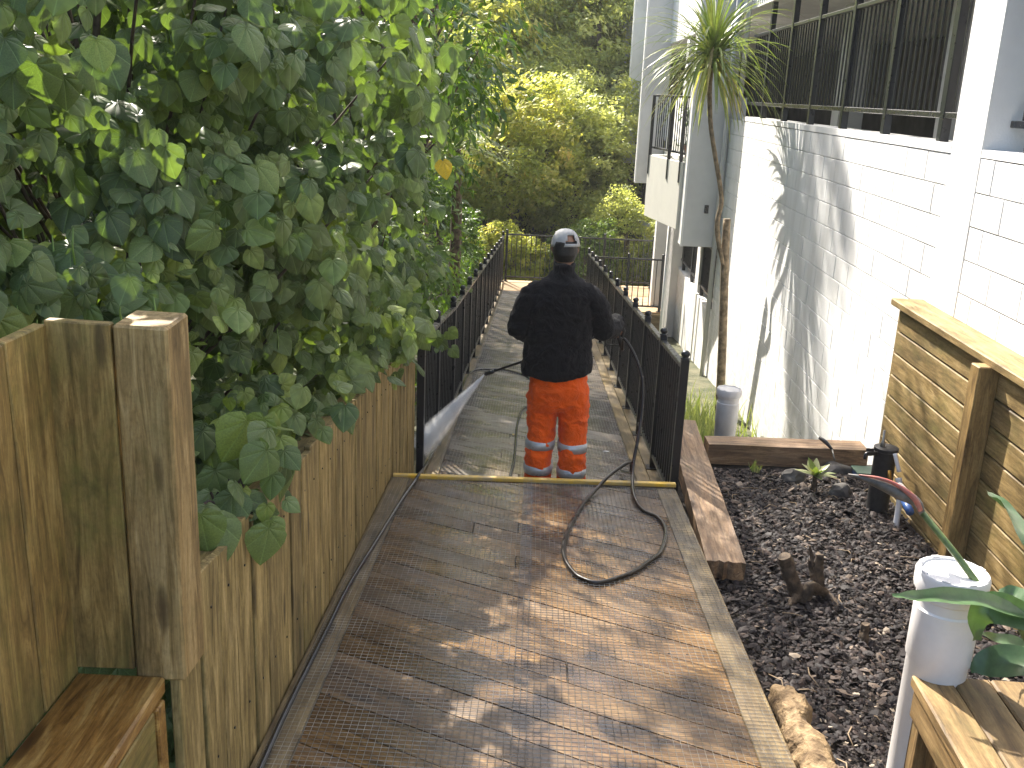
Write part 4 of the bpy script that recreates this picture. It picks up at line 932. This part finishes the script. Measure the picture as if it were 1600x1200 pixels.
for h, k, a, s in ((hipL, knL, anL, -1), (hipR, knR, anR, 1)):
    tr.append(loft([(h+Vector((s*-.01, 0, -.04)), .09, .115), (Vector((lerp(h.x, k.x, .5)+s*.003, lerp(h.y, k.y, .5), fz(.68))), .108, .124), (k+Vector((0, 0, .06)), .100, .115), (k+Vector((0, -.005, -.06)), .094, .108), (Vector((a.x, a.y, fz(.30))), .090, .102), (Vector((a.x, a.y, fz(.16))), .094, .104), (Vector((a.x, a.y+.005, fz(.045))), .098, .110)]))
me = fused('trousers', tr, .0085, 3); creases(me, .015, 3.1); tro = ob('trousers', me, M_hivis, pn)
for a, k, s in ((anL, knL, -1), (anR, knR, 1)):
    for hz, hh in ((.335, .055), (.165, .055)):
        t_ = (hz-.09)/.39; cx, cy = lerp(a.x, k.x, t_), lerp(a.y, k.y, t_)
        m = pyd('band', *loft([(Vector((cx, cy, fz(hz))), .103, .117), (Vector((cx, cy, fz(hz+hh/2))), .104, .118), (Vector((cx, cy, fz(hz+hh))), .103, .117)], 40)); creases(m, .003, 2); ob('reflective_band', m, M_refl, tro)
# jacket
jk = [loft([(Vector((.186, 6.62, fz(.842))), .240, .175), (Vector((.188, 6.62, fz(.90))), .240, .174), (Vector((.19, 6.62, fz(1.0))), .230, .165), (Vector((.19, 6.62, fz(1.12))), .222, .155), (Vector((.193, 6.62, fz(1.28))), .224, .15), (Vector((.195, 6.615, fz(1.38))), .217, .135), (Vector((.197, 6.615, fz(1.45))), .170, .110), (Vector((.20, 6.625, fz(1.495))), .10, .085), (Vector((.203, 6.63, fz(1.53))), .074, .076), (Vector((.203, 6.635, fz(1.575))), .072, .077)], 28),
      tb([sL+Vector((.09, 0, -.02)), sL+Vector((.04, 0, -.02)), sL+Vector((.003, 0, -.055)), sL.lerp(eL, .5), eL, eL.lerp(wL, .5), wL], [.05, .068, .080, .080, .078, .072, .056], 16),
      tb([sR+Vector((-.09, 0, -.02)), sR+Vector((-.04, 0, -.02)), sR+Vector((-.003, 0, -.055)), sR.lerp(eR, .5), eR, eR.lerp(wR, .5), wR], [.05, .068, .080, .080, .078, .074, .060], 16)]
me = fused('jacket', jk, .0085, 4)
for v in me.vertices:      # hem dips to the left as in the photo
    if v.co.z < fz(.95): v.co.z += .035*max(0, (v.co.x-.22))/.18*(fz(.95)-v.co.z)/.11
creases(me, .013, 8.4, (8, 8, 9)); ob('jacket', me, M_fleece, pn)
for wv, ev in ((wR, eR), (wL, eL)):
    d = (wv-ev).normalized(); ob('cuff', pyd('cuff', *tube_np([wv-d*.012, wv+d*.0, wv+d*.014], [.060, .064, .058], 18)), M_fleece, pn)
ob('glove', fused('glove', [tb([wR-fwdR*.05, wR-fwdR*.01], [.036, .037], 14)]+hand(wR, fwdR, (-.2, .1, -1), 0, sc_=1.12), .005, 3), M_glove, pn)
ob('glove', fused('glove', [tb([wL-Vector((.25, .9, -.1)).normalized()*.05, wL], [.036, .037], 14)]+hand(wL, Vector((.25, .9, -.1)), (0, .1, -1), 0, sc_=1.12), .005, 3), M_glove, pn)
# make the glove mesh slightly fuller than the skin beneath
for o in pn.children:
    if o.name.startswith('glove'):
        NN = [v.normal.copy() for v in o.data.vertices]
        for v, nv in zip(o.data.vertices, NN): v.co += nv*.0035
hr = fused('hair', [loft([(hc+Vector((0, -.022, -.075)), .058, .070), (hc+Vector((0, -.022, -.03)), .078, .090), (hc+Vector((0, -.014, .01)), .078, .092), (hc+Vector((0, -.012, .05)), .071, .090)])], .008, 3)
NN = [v.normal.copy() for v in hr.vertices]
for v, nv in zip(hr.vertices, NN): v.co += nv*.0055
ob('hair', hr, M_hair, pn)
# cap, turned a little to the left: dome with rear opening, strap, peak
cp = empty_cap = None
dome = []; Fd = []; cc = hc+Vector((0, -.004, .022)); rot = R(-22); rows, seg = 9, 40
for i in range(rows+1):
    el = math.pi/2*i/rows
    for s in range(seg):
        q = 2*math.pi*s/seg; rx, ry = .089, .106
        x, y_, z_ = rx*math.cos(q)*math.cos(el)**.8 if i < rows else 0, ry*math.sin(q)*math.cos(el)**.8 if i < rows else 0, .112*math.sin(el)-.012
        dome.append((x, y_, z_))
def open_(i, s):
    q = 2*math.pi*(s+.5)/seg; a = (q-(-math.pi/2)+math.pi) % (2*math.pi)-math.pi
    return 1 <= i <= 3 and abs(a) < .50-.12*(i-1)
for i in range(rows):
    for s in range(seg):
        if not open_(i, s): Fd.append((i*seg+s, i*seg+(s+1) % seg, (i+1)*seg+(s+1) % seg, (i+1)*seg+s))
Mc = Matrix.Translation(cc) @ Matrix.Rotation(rot, 4, 'Z').inverted() @ Matrix.Rotation(R(-7), 4, 'X')
me = evalmesh('cap', [Vector(v) for v in dome], Fd, [('SOLIDIFY', dict(thickness=.004, offset=1))]); co = ob('cap', me, M_capm, pn, Mc)
PV = []; PF = []
for j in range(2):
    for s in range(13):
        a = lerp(R(28), R(152), s/12); r = .088+.0*j; PV.append((math.cos(a)*.088, math.sin(a)*.104+(.075*math.sin(math.pi*s/12)**.7)*j, -.010-.018*j*math.sin(math.pi*s/12)))
for s in range(12): PF.append((s, s+1, 14+s, 13+s))
ob('peak', evalmesh('peak', [Vector(v) for v in PV], PF, [('SOLIDIFY', dict(thickness=.004))]), M_capm, co, Mc)
ob('button', pyd('button', *ring_z(0, 0, [(.007, .098), (.007, .103), (.001, .105)], 10)), M_capm, co, Mc)
# boots
for a in (anL, anR):
    bt = [tb([a+Vector((0, 0, .06)), a+Vector((0, -.005, -.02)), a+Vector((0, -.01, -.055))], [.052, .052, .048], 14), tb([a+Vector((0, -.065, -.055)), a+Vector((0, .03, -.05)), a+Vector((0, .12, -.058)), a+Vector((0, .19, -.066))], [(.044, .034), (.048, .038), (.048, .03), (.036, .02)], 14)]
    ob('boot', fused('boot', bt, .007, 2), M_boot, pn)

pn.matrix_basis = TP @ pn.matrix_basis; gun, noz = TP @ gun, TP @ noz; ldir = (noz-gun).normalized()
# pressure washer gun and lance
sw = empty('spray_lance', gun, 'black pressure washer gun and lance held low across the worker, spraying to the left', 'spray lance')
tube('lance_tube', [gun+ldir*.10, noz-ldir*.05], .0085, M_black, sw, seg=10); tube('nozzle', [noz-ldir*.075, noz-ldir*.07, noz-ldir*.012, noz], [.010, .015, .015, .008], M_black, sw, seg=12)
tube('grip_sleeve', [gun+ldir*.45, gun+ldir*.48, gun+ldir*.66, gun+ldir*.68], [.010, .015, .015, .010], M_glove, sw)
tube('gun_body', [gun-ldir*.04, gun, gun+ldir*.10, gun+ldir*.14], [.014, .021, .020, .010], M_glove, sw)
tube('handle', [gun, gun+Vector((.03, -.02, -.07)), gun+Vector((.045, -.03, -.13))], [.016, .017, .015], M_glove, sw); 
tube('trigger_guard', [gun+ldir*.06, gun+ldir*.07+Vector((0, -.01, -.07)), gun+Vector((.02, -.02, -.10)), gun+Vector((.045, -.03, -.12))], .0045, M_black, sw, n=5)
# water jet
jd = (at(664, 690, x=-.70)-noz); jd_l = jd.length*1.12; jn = jd.normalized()
def watermat():
    b = NB('spray mist'); b.t.nodes.remove(b.p); v = b.n('VolumePrincipled'); v.inputs['Color'].default_value = (1, 1, 1, 1); v.inputs['Anisotropy'].default_value = .2
    tc = b.n('TexCoord'); sp = b.n('SeparateXYZ'); b.l(tc, 'Object', sp, 0)
    mp = b.n('Mapping'); mp.inputs['Scale'].default_value = (1.5, 14, 14); b.l(tc, 'Object', mp, 0); n = b.noise(mp, 1.5, 3, .6)
    # density falls off with distance from the jet axis and along it
    ln2 = b.n('VectorMath', operation='MULTIPLY'); ln2.inputs[1].default_value = (0, 1, 1); b.l(tc, 'Object', ln2, 0); le = b.n('VectorMath', operation='LENGTH'); b.l(ln2, 0, le, 0)
    rad = b.n('Math', operation='MULTIPLY_ADD'); rad.inputs[1].default_value = .155; rad.inputs[2].default_value = .008; b.l(sp, 0, rad, 0)
    q = b.n('Math', operation='DIVIDE'); b.l(le, 'Value', q, 0); b.l(rad, 0, q, 1)
    fr = b.ramp(q, 0, [(0, b.g(1)), (.45, b.g(.55)), (1, b.g(0))]); fx = b.n('MapRange'); fx.inputs[1].default_value = 0; fx.inputs[2].default_value = jd_l; fx.inputs[3].default_value = 120; fx.inputs[4].default_value = 8; b.l(sp, 0, fx, 0)
    fn = b.ramp(n, 0, [(.3, b.g(.35)), (.65, b.g(1.3))]); m1 = b.n('Math', operation='MULTIPLY'); b.l(fr, 0, m1, 0); b.l(fx, 0, m1, 1); m2 = b.n('Math', operation='MULTIPLY'); b.l(m1, 0, m2, 0); b.l(fn, 0, m2, 1); b.l(m2, 0, v, 'Density')
    b.l(v, 0, b.out, 1); return b.m
V, F = tube_np([Vector((t_*jd_l, 0, 0)) for t_ in np.linspace(0, 1, 8)], [.008+.155*t_*jd_l for t_ in np.linspace(0, 1, 8)], 18)
wj = ob('water_spray', pyd('water_spray', V, F), watermat(), None, frame(noz, jn, (0, 0, 1)), label='white fan of high pressure water between the lance nozzle and the left railing', cat='water spray')
n = 26000; tt = rng.random(n)**.75*jd_l; ph = rng.random(n)*6.283; rr_ = rng.normal(0, .42, n)*(.004+.12*tt)
Pd = np.stack([tt, rr_*np.cos(ph), rr_*np.sin(ph)], 1); dd = unit(Pd+np.array([1e-3, 0, 0])); sz = rng.uniform(.0005, .0012, n); ll = rng.uniform(.004, .016, n)
sv = unit(np.cross(dd, np.array([0, 0, 1.]))); uv_ = np.cross(dd, sv)
DV = np.stack([Pd-dd*ll[:, None], Pd+sv*sz[:, None], Pd+uv_*sz[:, None], Pd-sv*sz[:, None], Pd-uv_*sz[:, None], Pd+dd*ll[:, None]*.3], 1).reshape(-1, 3)
DF = np.array([(0, 1, 2), (0, 2, 3), (0, 3, 4), (0, 4, 1), (5, 2, 1), (5, 3, 2), (5, 4, 3), (5, 1, 4)]); DF = (DF[None]+(np.arange(n)*6)[:, None, None]).reshape(-1, 3)
M_drop = plain('water droplets', (.85, .87, .9), .15, 0, .02, 5); ob('droplets', np_mesh('droplets', DV, DF), M_drop, wj, WM[wj.name].copy(), kind='stuff')

LC.exclude = False
# ------------------------------------------------------------------ hoses
def onup(px, py, lift=.012):   # point on the upper deck
    r = CAMR @ Vector(((px-800)/FPX, -(py-600)/FPX, -1)); t_ = -(CZ-lift)/(r.z+.08*r.y); return Vector((0, 0, CZ))+r*t_
def onlo(px, py, lift=.010):
    r = CAMR @ Vector(((px-800)/FPX, -(py-600)/FPX, -1)); t_ = -(CZ+.117-lift)/(r.z+.097*r.y); return Vector((0, 0, CZ))+r*t_
hp = [gun+Vector((.045, -.03, -.13)), at(975, 530, y=6.34), at(990, 552, y=6.3), at(1003, 590, y=6.25), at(1003, 640, y=6.15), at(996, 690, y=6.0), at(990, 722, y=5.9), at(988, 748, y=5.76)]
hp += [onup(991, 775, .03), onup(1004, 797), onup(1028, 809), onup(1040, 830), onup(1032, 862), onup(1010, 880), onup(987, 895), onup(939, 910), onup(912, 905), onup(895, 893), onup(881, 868), onup(884, 838), onup(906, 795), onup(932, 764, .03), at(950, 745, y=5.72), at(968, 731, y=5.85), at(985, 722, y=5.98), at(984, 738, y=6.1)]
hp += [onlo(975, 756)+Vector((0, .25, 0)), onlo(990, 700)+Vector((.0, 0, 0))]
tube('pressure_hose', hp[:-1], .0112, M_hose, None, seg=10, n=8, label='thick black pressure hose falling from the gun and looping on the near deck', cat='hose')
g = [onup(395, 1225), onup(408, 1198), onup(450, 1105), onup(510, 985), onup(545, 915), onup(585, 850), onup(625, 785), onup(648, 752, .02), at(655, 741, y=5.73), onlo(668, 722, .05), onlo(682, 695), onlo(700, 655), onlo(712, 628), onlo(722, 606), onlo(730, 588), onlo(744, 578), onlo(775, 577), onlo(800, 580), onlo(825, 590), onlo(850, 615), onlo(830, 632), onlo(816, 640), onlo(808, 665), onlo(806, 690), onlo(803, 720), onlo(797, 746), onlo(800, 765)]
tube('supply_hose', g, .0105, M_ghose, None, seg=8, n=6, label='thin grey hose snaking along the left edge of the deck and across the ramp', cat='hose')

# ------------------------------------------------------------------ things in the garden bed
def zm(p): return z_mul(p.x, p.y)
def onm(px, py):
    z = -.55
    for _ in range(5): p = at(px, py, z=z); z = z_mul(p.x, p.y)
    return Vector((p.x, p.y, z))
def rock(px, py, s, label, seed):
    p = onm(px, py); bm = bmesh.new(); bmesh.ops.create_icosphere(bm, subdivisions=3, radius=1)
    for v in bm.verts:
        c = v.co.copy(); k = 1+.35*mnoise.noise(c*1.1+Vector((seed, 0, 0)))+.12*mnoise.noise(c*3+Vector((seed, 3, 0))); v.co = Vector((c.x*s[0]*k, c.y*s[1]*k, c.z*s[2]*k))
    me = bpy.data.meshes.new('rock'); bm.to_mesh(me); bm.free(); smooth(me); me.set_sharp_from_angle(angle=R(28))
    ob('rock', me, M_rock, None, Matrix.Translation(p+Vector((0, 0, s[2]*.45))), label=label, cat='rock')
rock(1238, 752, (.085, .07, .065), 'rounded grey rock left of the small green rosette plant', 1)
rock(1312, 775, (.075, .06, .06), 'pointed brown grey rock right of the rosette plant, nearest the viewer', 5)
rock(1305, 738, (.10, .08, .05), 'flat pale topped rock behind the pointed rock', 9)
rock(1338, 738, (.06, .05, .035), 'small flat rock beside the dark blue valve box', 12)
# rosette plant
p = onm(1270, 768); rp = empty('rosette_plant', p, 'small bright green rosette plant between the rocks', 'plant')
tube('stalk', [p+Vector((0, 0, -.02)), p+Vector((.005, 0, .05)), p+Vector((0, 0, .11))], [.022, .018, .014], M_stump, rp)
for i in range(16):
    a = i*2.4+random.uniform(-.2, .2); el = lerp(.15, 1.2, i/16); me = np_mesh('leaf', LV*np.array([1.1, 1, 1]), LF, np.full(len(LV), random.random()), LU, True)
    d = np.array([[math.cos(a)*math.cos(el), math.sin(a)*math.cos(el), math.sin(el)]]); nn = np.array([[-math.cos(a)*math.sin(el), -math.sin(a)*math.sin(el), math.cos(el)]])
    rm = rots(nn, d)[0]; M = Matrix([list(map(float, rm[r]))+[0] for r in range(3)]+[[0, 0, 0, 1]]) @ Matrix.Scale(random.uniform(.10, .15), 4); M.translation = p+Vector((0, 0, .11)); ob('leaf', me, M_grass, rp, M)
blades('seedling_leaves', onm(1178, 738).x, onm(1178, 738).y, onm(1178, 738).z, 30, .09, (.02, .02), M_grass, label='little green seedlings in the back left corner of the garden bed', cat='seedlings', kind='stuff')
blades('weed', onm(1440, 968).x, onm(1440, 968).y, onm(1440, 968).z, 26, .05, (.02, .02), M_grass, label='tiny green weed beside the large white pipe', cat='weed', kind='stuff')
# forked stump and root
p = onm(1245, 935); st = empty('forked_stump', p, 'cut dark stump with two prongs and a root arching to the right', 'stump')
def gnarl(name, pts, rad, par, seed=0, mat=M_stump):
    P = spline(pts, 12); m0 = len(pts); rd = np.interp(np.linspace(0, m0-1, len(P)), range(m0), rad); V, F = tube_np(P, list(rd), 22)
    V = [v+Vector((mnoise.noise(v*24+Vector((seed, 0, 0))), mnoise.noise(v*24+Vector((0, seed, 5))), mnoise.noise(v*24+Vector((9, 0, seed)))))*.009+Vector((mnoise.noise(v*70), mnoise.noise(v*70+Vector((3, 0, seed))), 0))*.005 for v in V]
    me = pyd(name, V, F); me.set_sharp_from_angle(angle=R(50)); return ob(name, me, mat, par)
yb = p.y
gnarl('prong', [p+Vector((.012, 0, -.05)), p+Vector((.0, 0, .03)), at(1234, 900, y=yb), at(1226, 868, y=yb)], [.050, .040, .036, .034], st, 1)
gnarl('prong', [p+Vector((.085, .03, -.03)), at(1279, 912, y=yb+.04), at(1278, 890, y=yb+.04), at(1281, 866, y=yb+.05)], [.036, .030, .026, .021], st, 4)
gnarl('splinter', [at(1272, 905, y=yb+.03), at(1268, 880, y=yb+.05), at(1266, 853, y=yb+.06)], [.018, .013, .004], st, 14)
gnarl('root', [p+Vector((-.03, -.03, -.02)), p+Vector((.03, -.03, .02)), at(1268, 917, y=yb-.03), onm(1290, 934)+Vector((0, 0, .018)), onm(1312, 950)+Vector((0, 0, -.004))], [.026, .028, .026, .022, .012], st, 7)
gnarl('side_root', [p+Vector((-.0, -.01, .03)), onm(1232, 950)+Vector((0, 0, .0))], [.03, .012], st, 8)
p = onm(1348, 1000); gnarl('tree_stub', [p+Vector((0, 0, -.03)), p+Vector((0, 0, .05)), p+Vector((.004, 0, .085))], [.032, .022, .019], None, 11)
o = bpy.data.objects['tree_stub']; o['label'] = 'short thin cut stub standing in the mulch left of the large white pipe'; o['category'] = 'stump'
# rotten log
a, b_ = at(1222, 1085, z=-.43), at(1290, 1235, z=-.36)
gnarl('rotten_log', [a+Vector((-.01, .02, -.01)), a.lerp(b_, .2)+Vector((.008, 0, .005)), a.lerp(b_, .42)+Vector((-.012, 0, .0)), a.lerp(b_, .65)+Vector((.012, 0, -.004)), b_, b_+Vector((.04, -.25, 0))], [.040, .074, .055, .070, .060, .07], None, 20, M_log)
o = bpy.data.objects['rotten_log']
for v in o.data.vertices:
    q = v.co*1.0; v.co += Vector((mnoise.noise(Vector((q.x*40, q.y*9, q.z*40))), 0, mnoise.noise(Vector((q.x*40, q.y*9, q.z*40+7)))))*.016
o = bpy.data.objects['rotten_log']; o['label'] = 'pale rotten log lying against the deck edge at the bottom'; o['category'] = 'log'
# water meter stand with tap, in the far right corner of the bed
c = at(1385, 700, y=5.95); wt = empty('water_standpipe', (c.x, c.y, -.65), 'black drum with brass tap and pipes in the corner by the retaining wall', 'standpipe')
lathe('drum', c.x, 5.95, [(.068, -.70), (.068, c.z-.02), (.075, c.z-.015), (.075, c.z+.005), (.06, c.z+.012), (.0, c.z+.014)], M_glove, wt)
tube('riser', [(c.x-.03, 5.94, c.z), (c.x-.03, 5.94, c.z+.045), (c.x-.03, 5.94, c.z+.05), (c.x-.032, 5.94, c.z+.12)], [.016, .014, .009, .009], M_galv, wt)
tube('tap', [(c.x-.07, 5.90, c.z-.02), (c.x-.12, 5.88, c.z-.018), (c.x-.15, 5.87, c.z-.02), (c.x-.155, 5.865, c.z-.05)], [.013, .016, .012, .011], M_black, wt, n=3)
box('tap_handle', (c.x-.155, 5.86, c.z+.0), (c.x-.105, 5.872, c.z+.022), M_black, wt)
tube('elbow_pipe', [(c.x+.02, 5.85, c.z+.0), (c.x+.03, 5.82, c.z-.05), (c.x+.045, 5.80, c.z-.10)], [.014, .013, .014], M_pvc, wt, n=3)
tube('white_pipe', [(c.x+.045, 5.80, c.z-.14), (c.x+.055, 5.78, c.z-.19), (c.x+.05, 5.74, c.z-.25), (c.x+.03, 5.68, -.66)], [.022, .019, .019, .019], M_pvc, wt, n=4)
M_blue = plain('blue plastic', (.04, .10, .28), .35); M_brass = plain('brass', (.45, .25, .05), .35, .8)
tube('coupling', [at(1405, 760, y=5.7), at(1415, 772, y=5.55)], .026, M_pvc, wt); tube('blue_coupling', [at(1412, 780, y=5.5), at(1422, 800, y=5.3)], .024, M_blue, wt)
tube('brass_fitting', [at(1390, 735, y=5.82), at(1390, 752, y=5.80)], .012, M_brass, wt)
q = onm(1362, 752); vb = empty('valve_box', q, 'small dark blue box with a green lid at the foot of the black drum', 'valve box')
box('casing', (q.x-.10, q.y, q.z-.05), (q.x+.10, q.y+.14, q.z+.045), M_blue, vb); box('lid', (q.x-.11, q.y-.01, q.z+.046), (q.x+.11, q.y+.15, q.z+.058), plain('green lid', (.09, .16, .11), .5), vb)
# trowel on the sleeper
a, b_ = at(1281, 684, y=6.83), at(1300, 702, y=6.72); tw = empty('hand_tool', a, 'black handled garden tool leaning over the far sleeper', 'tool')
tube('handle', [a, a.lerp(b_, .5)+Vector((0, 0, .008)), b_], [.014, .016, .009], M_black, tw, n=3); tube('shaft', [b_, b_+Vector((.01, -.06, -.06))], .006, M_galv, tw)
# sticks
for i in range(70):
    x, y = random.uniform(1.05, 2.3), random.uniform(2.2, 6.5); a = random.uniform(0, 6.28); L = random.uniform(.04, .16)
    z = z_mul(x, y)+.022
    if i == 0: SP = []
    SP.append(tube_np([(x, y, z), (x+math.cos(a)*L*.5, y+math.sin(a)*L*.5, z+.012), (x+math.cos(a+.3)*L, y+math.sin(a+.3)*L, z-.004)], [.003, .0028, .0018], 5))
V, F = merge(SP); ob('twigs', pyd('twigs', V, F), plain('dry twig', (.30, .22, .14), .8), None, label='thin dry twigs scattered over the bark mulch', cat='twigs', kind='stuff')
# strelitzia at the right edge
se = empty('bird_of_paradise_plant', (2.05, 2.9, -.5), 'bird of paradise plant with red tipped bud and broad blades at the right edge', 'plant')
sp_ = [at(1610, 1010, y=2.62), at(1545, 935, y=2.62), at(1490, 862, y=2.70), at(1440, 800, y=2.80)]
M_stem = plain('green flower stem', (.13, .19, .06), .4, 0, .2, 30); M_bud = plain('pink red spathe', (.40, .09, .055), .45, 0, .3, 25, col2=(.16, .10, .10)); M_bud2 = plain('dusky green spathe', (.12, .11, .10), .45, 0, .3, 25)
tube('flower_stem', [Vector((1.99, 2.75, -.5))]+sp_, [.012, .011, .0105, .010, .009], M_stem, se, n=5, seg=10)
tube('spathe', [at(1441, 803, y=2.80), at(1432, 785, y=2.80), at(1405, 770, y=2.82), at(1375, 756, y=2.84), at(1345, 746, y=2.86), at(1325, 741, y=2.88)], [.009, .015, .021, .017, .008, .002], M_bud2, se, n=5, seg=12)
tube('spathe_rim', [at(1438, 797, y=2.785), at(1428, 778, y=2.785), at(1400, 757, y=2.81), at(1372, 747, y=2.83), at(1342, 742, y=2.86)], [.008, .009, .006, .005, .002], M_bud, se, n=5, seg=10)
def blade(name, mid, wd, tilt, parent, rnd_=.5, fold=.25):
    P = spline(mid, 5); n = len(P); V = []; F = []
    for i, p in enumerate(P):
        t_ = (P[min(i+1, n-1)]-P[max(i-1, 0)]).normalized(); s = t_.cross(Vector(tilt)).normalized(); up_ = s.cross(t_); f = i/(n-1); w_ = wd*math.sin(math.pi*min(.985, max(.05, f)))**.7
        for k in (-1, -.5, 0, .5, 1): V.append(p+s*w_*k+up_*abs(k)*w_*fold+up_*.003*math.sin(i*1.3+k))
    for i in range(n-1):
        for j in range(4): a = i*5+j; F.append((a, a+1, a+6, a+5))
    me = pyd(name, V, F); at_ = me.attributes.new('rnd', 'FLOAT', 'POINT'); at_.data.foreach_set('value', np.full(len(V), rnd_, dtype=np.float32)); return ob(name, me, M_stre, parent)
blade('leaf_blade', [at(1543, 768, y=2.95), at(1570, 795, y=2.85), at(1605, 838, y=2.7), at(1660, 880, y=2.6)], .055, (.3, -1, .3), se, .4)
blade('leaf_blade', [at(1395, 932, y=2.35), at(1450, 934, y=2.4), at(1520, 938, y=2.45), at(1600, 962, y=2.5), at(1660, 985, y=2.55)], .028, (.1, -.5, 1), se, .8, .5)
blade('leaf_blade', [at(1525, 1000, y=2.5), at(1528, 965, y=2.5), at(1550, 950, y=2.5), at(1610, 968, y=2.5), at(1670, 985, y=2.5)], .045, (.1, -.9, .6), se, .6, .4)
blade('leaf_blade', [at(1516, 1045, y=2.62), at(1550, 1036, y=2.60), at(1600, 1036, y=2.55), at(1660, 1050, y=2.5)], .05, (0, -.7, .8), se, .3)
blade('leaf_blade', [at(1530, 990, y=2.65), at(1565, 1000, y=2.7), at(1605, 1010, y=2.7), at(1650, 1030, y=2.7)], .022, (0, -.6, 1), se, .9)
blade('leaf_blade', [at(1560, 925, y=2.62), at(1585, 935, y=2.6), at(1620, 950, y=2.55)], .04, (0, -.6, 1), se, .9)
# potted plants on the balcony
for px, s in ((1052, .18), (1066, .22)):
    q = at(px, 236, y=15.7); bp = empty('potted_plant', (q.x+.25, q.y, .99), ('larger' if s > .2 else 'smaller')+' terracotta potted plant on the balcony behind the railing', 'potted plant')
    lathe('pot', q.x+.25, q.y, [(.07, .99), (.10, 1.16), (.105, 1.17), (.09, 1.17), (.0, 1.16)], plain('terracotta', (.5, .17, .08), .7), bp, seg=16)
    p_, o_, c_, k_ = clumped([((q.x+.25, q.y, 1.45), (.25, .3, .32))], 10, .12, 260); ob('foliage', scatter('foliage', LV, LF, LU, p_, rots(o_+np.array([0, -.3, .4]), o_), np.full(260, .09), rng.random(260)), M_gloss, bp, kind='stuff')
# litter on the ramp
for i, (px, py) in enumerate(((802, 680), (952, 706))):
    q = onlo(px, py, .004); me = np_mesh('fallen_leaf', LV, LF, np.full(len(LV), .95), LU, True)
    ob('fallen_leaf', me, M_yelg if i == 0 else M_pvc, None, Matrix.Translation(q) @ Matrix.Rotation(1.2*i, 4, 'Z') @ Matrix.Scale(.06, 4), label=('single fallen leaf lying on the ramp left of the worker' if i == 0 else 'small white scrap on the ramp right of the worker'), cat='leaf' if i == 0 else 'scrap')

# ------------------------------------------------------------------ thin sunlit haze over the valley
hz = bpy.data.materials.new('air'); hz.use_nodes = True; ht = hz.node_tree; ht.nodes.clear(); hv = ht.nodes.new('ShaderNodeVolumePrincipled'); ho = ht.nodes.new('ShaderNodeOutputMaterial')
hv.inputs['Color'].default_value = (.93, .95, 1, 1); hv.inputs['Density'].default_value = .0008; ht.links.new(hv.outputs[0], ho.inputs['Volume'])
me = box_mesh(124, 156, 46, 0, 'haze'); ob('haze', me, hz, None, Matrix.Translation((0, 45, 12)), kind='stuff')
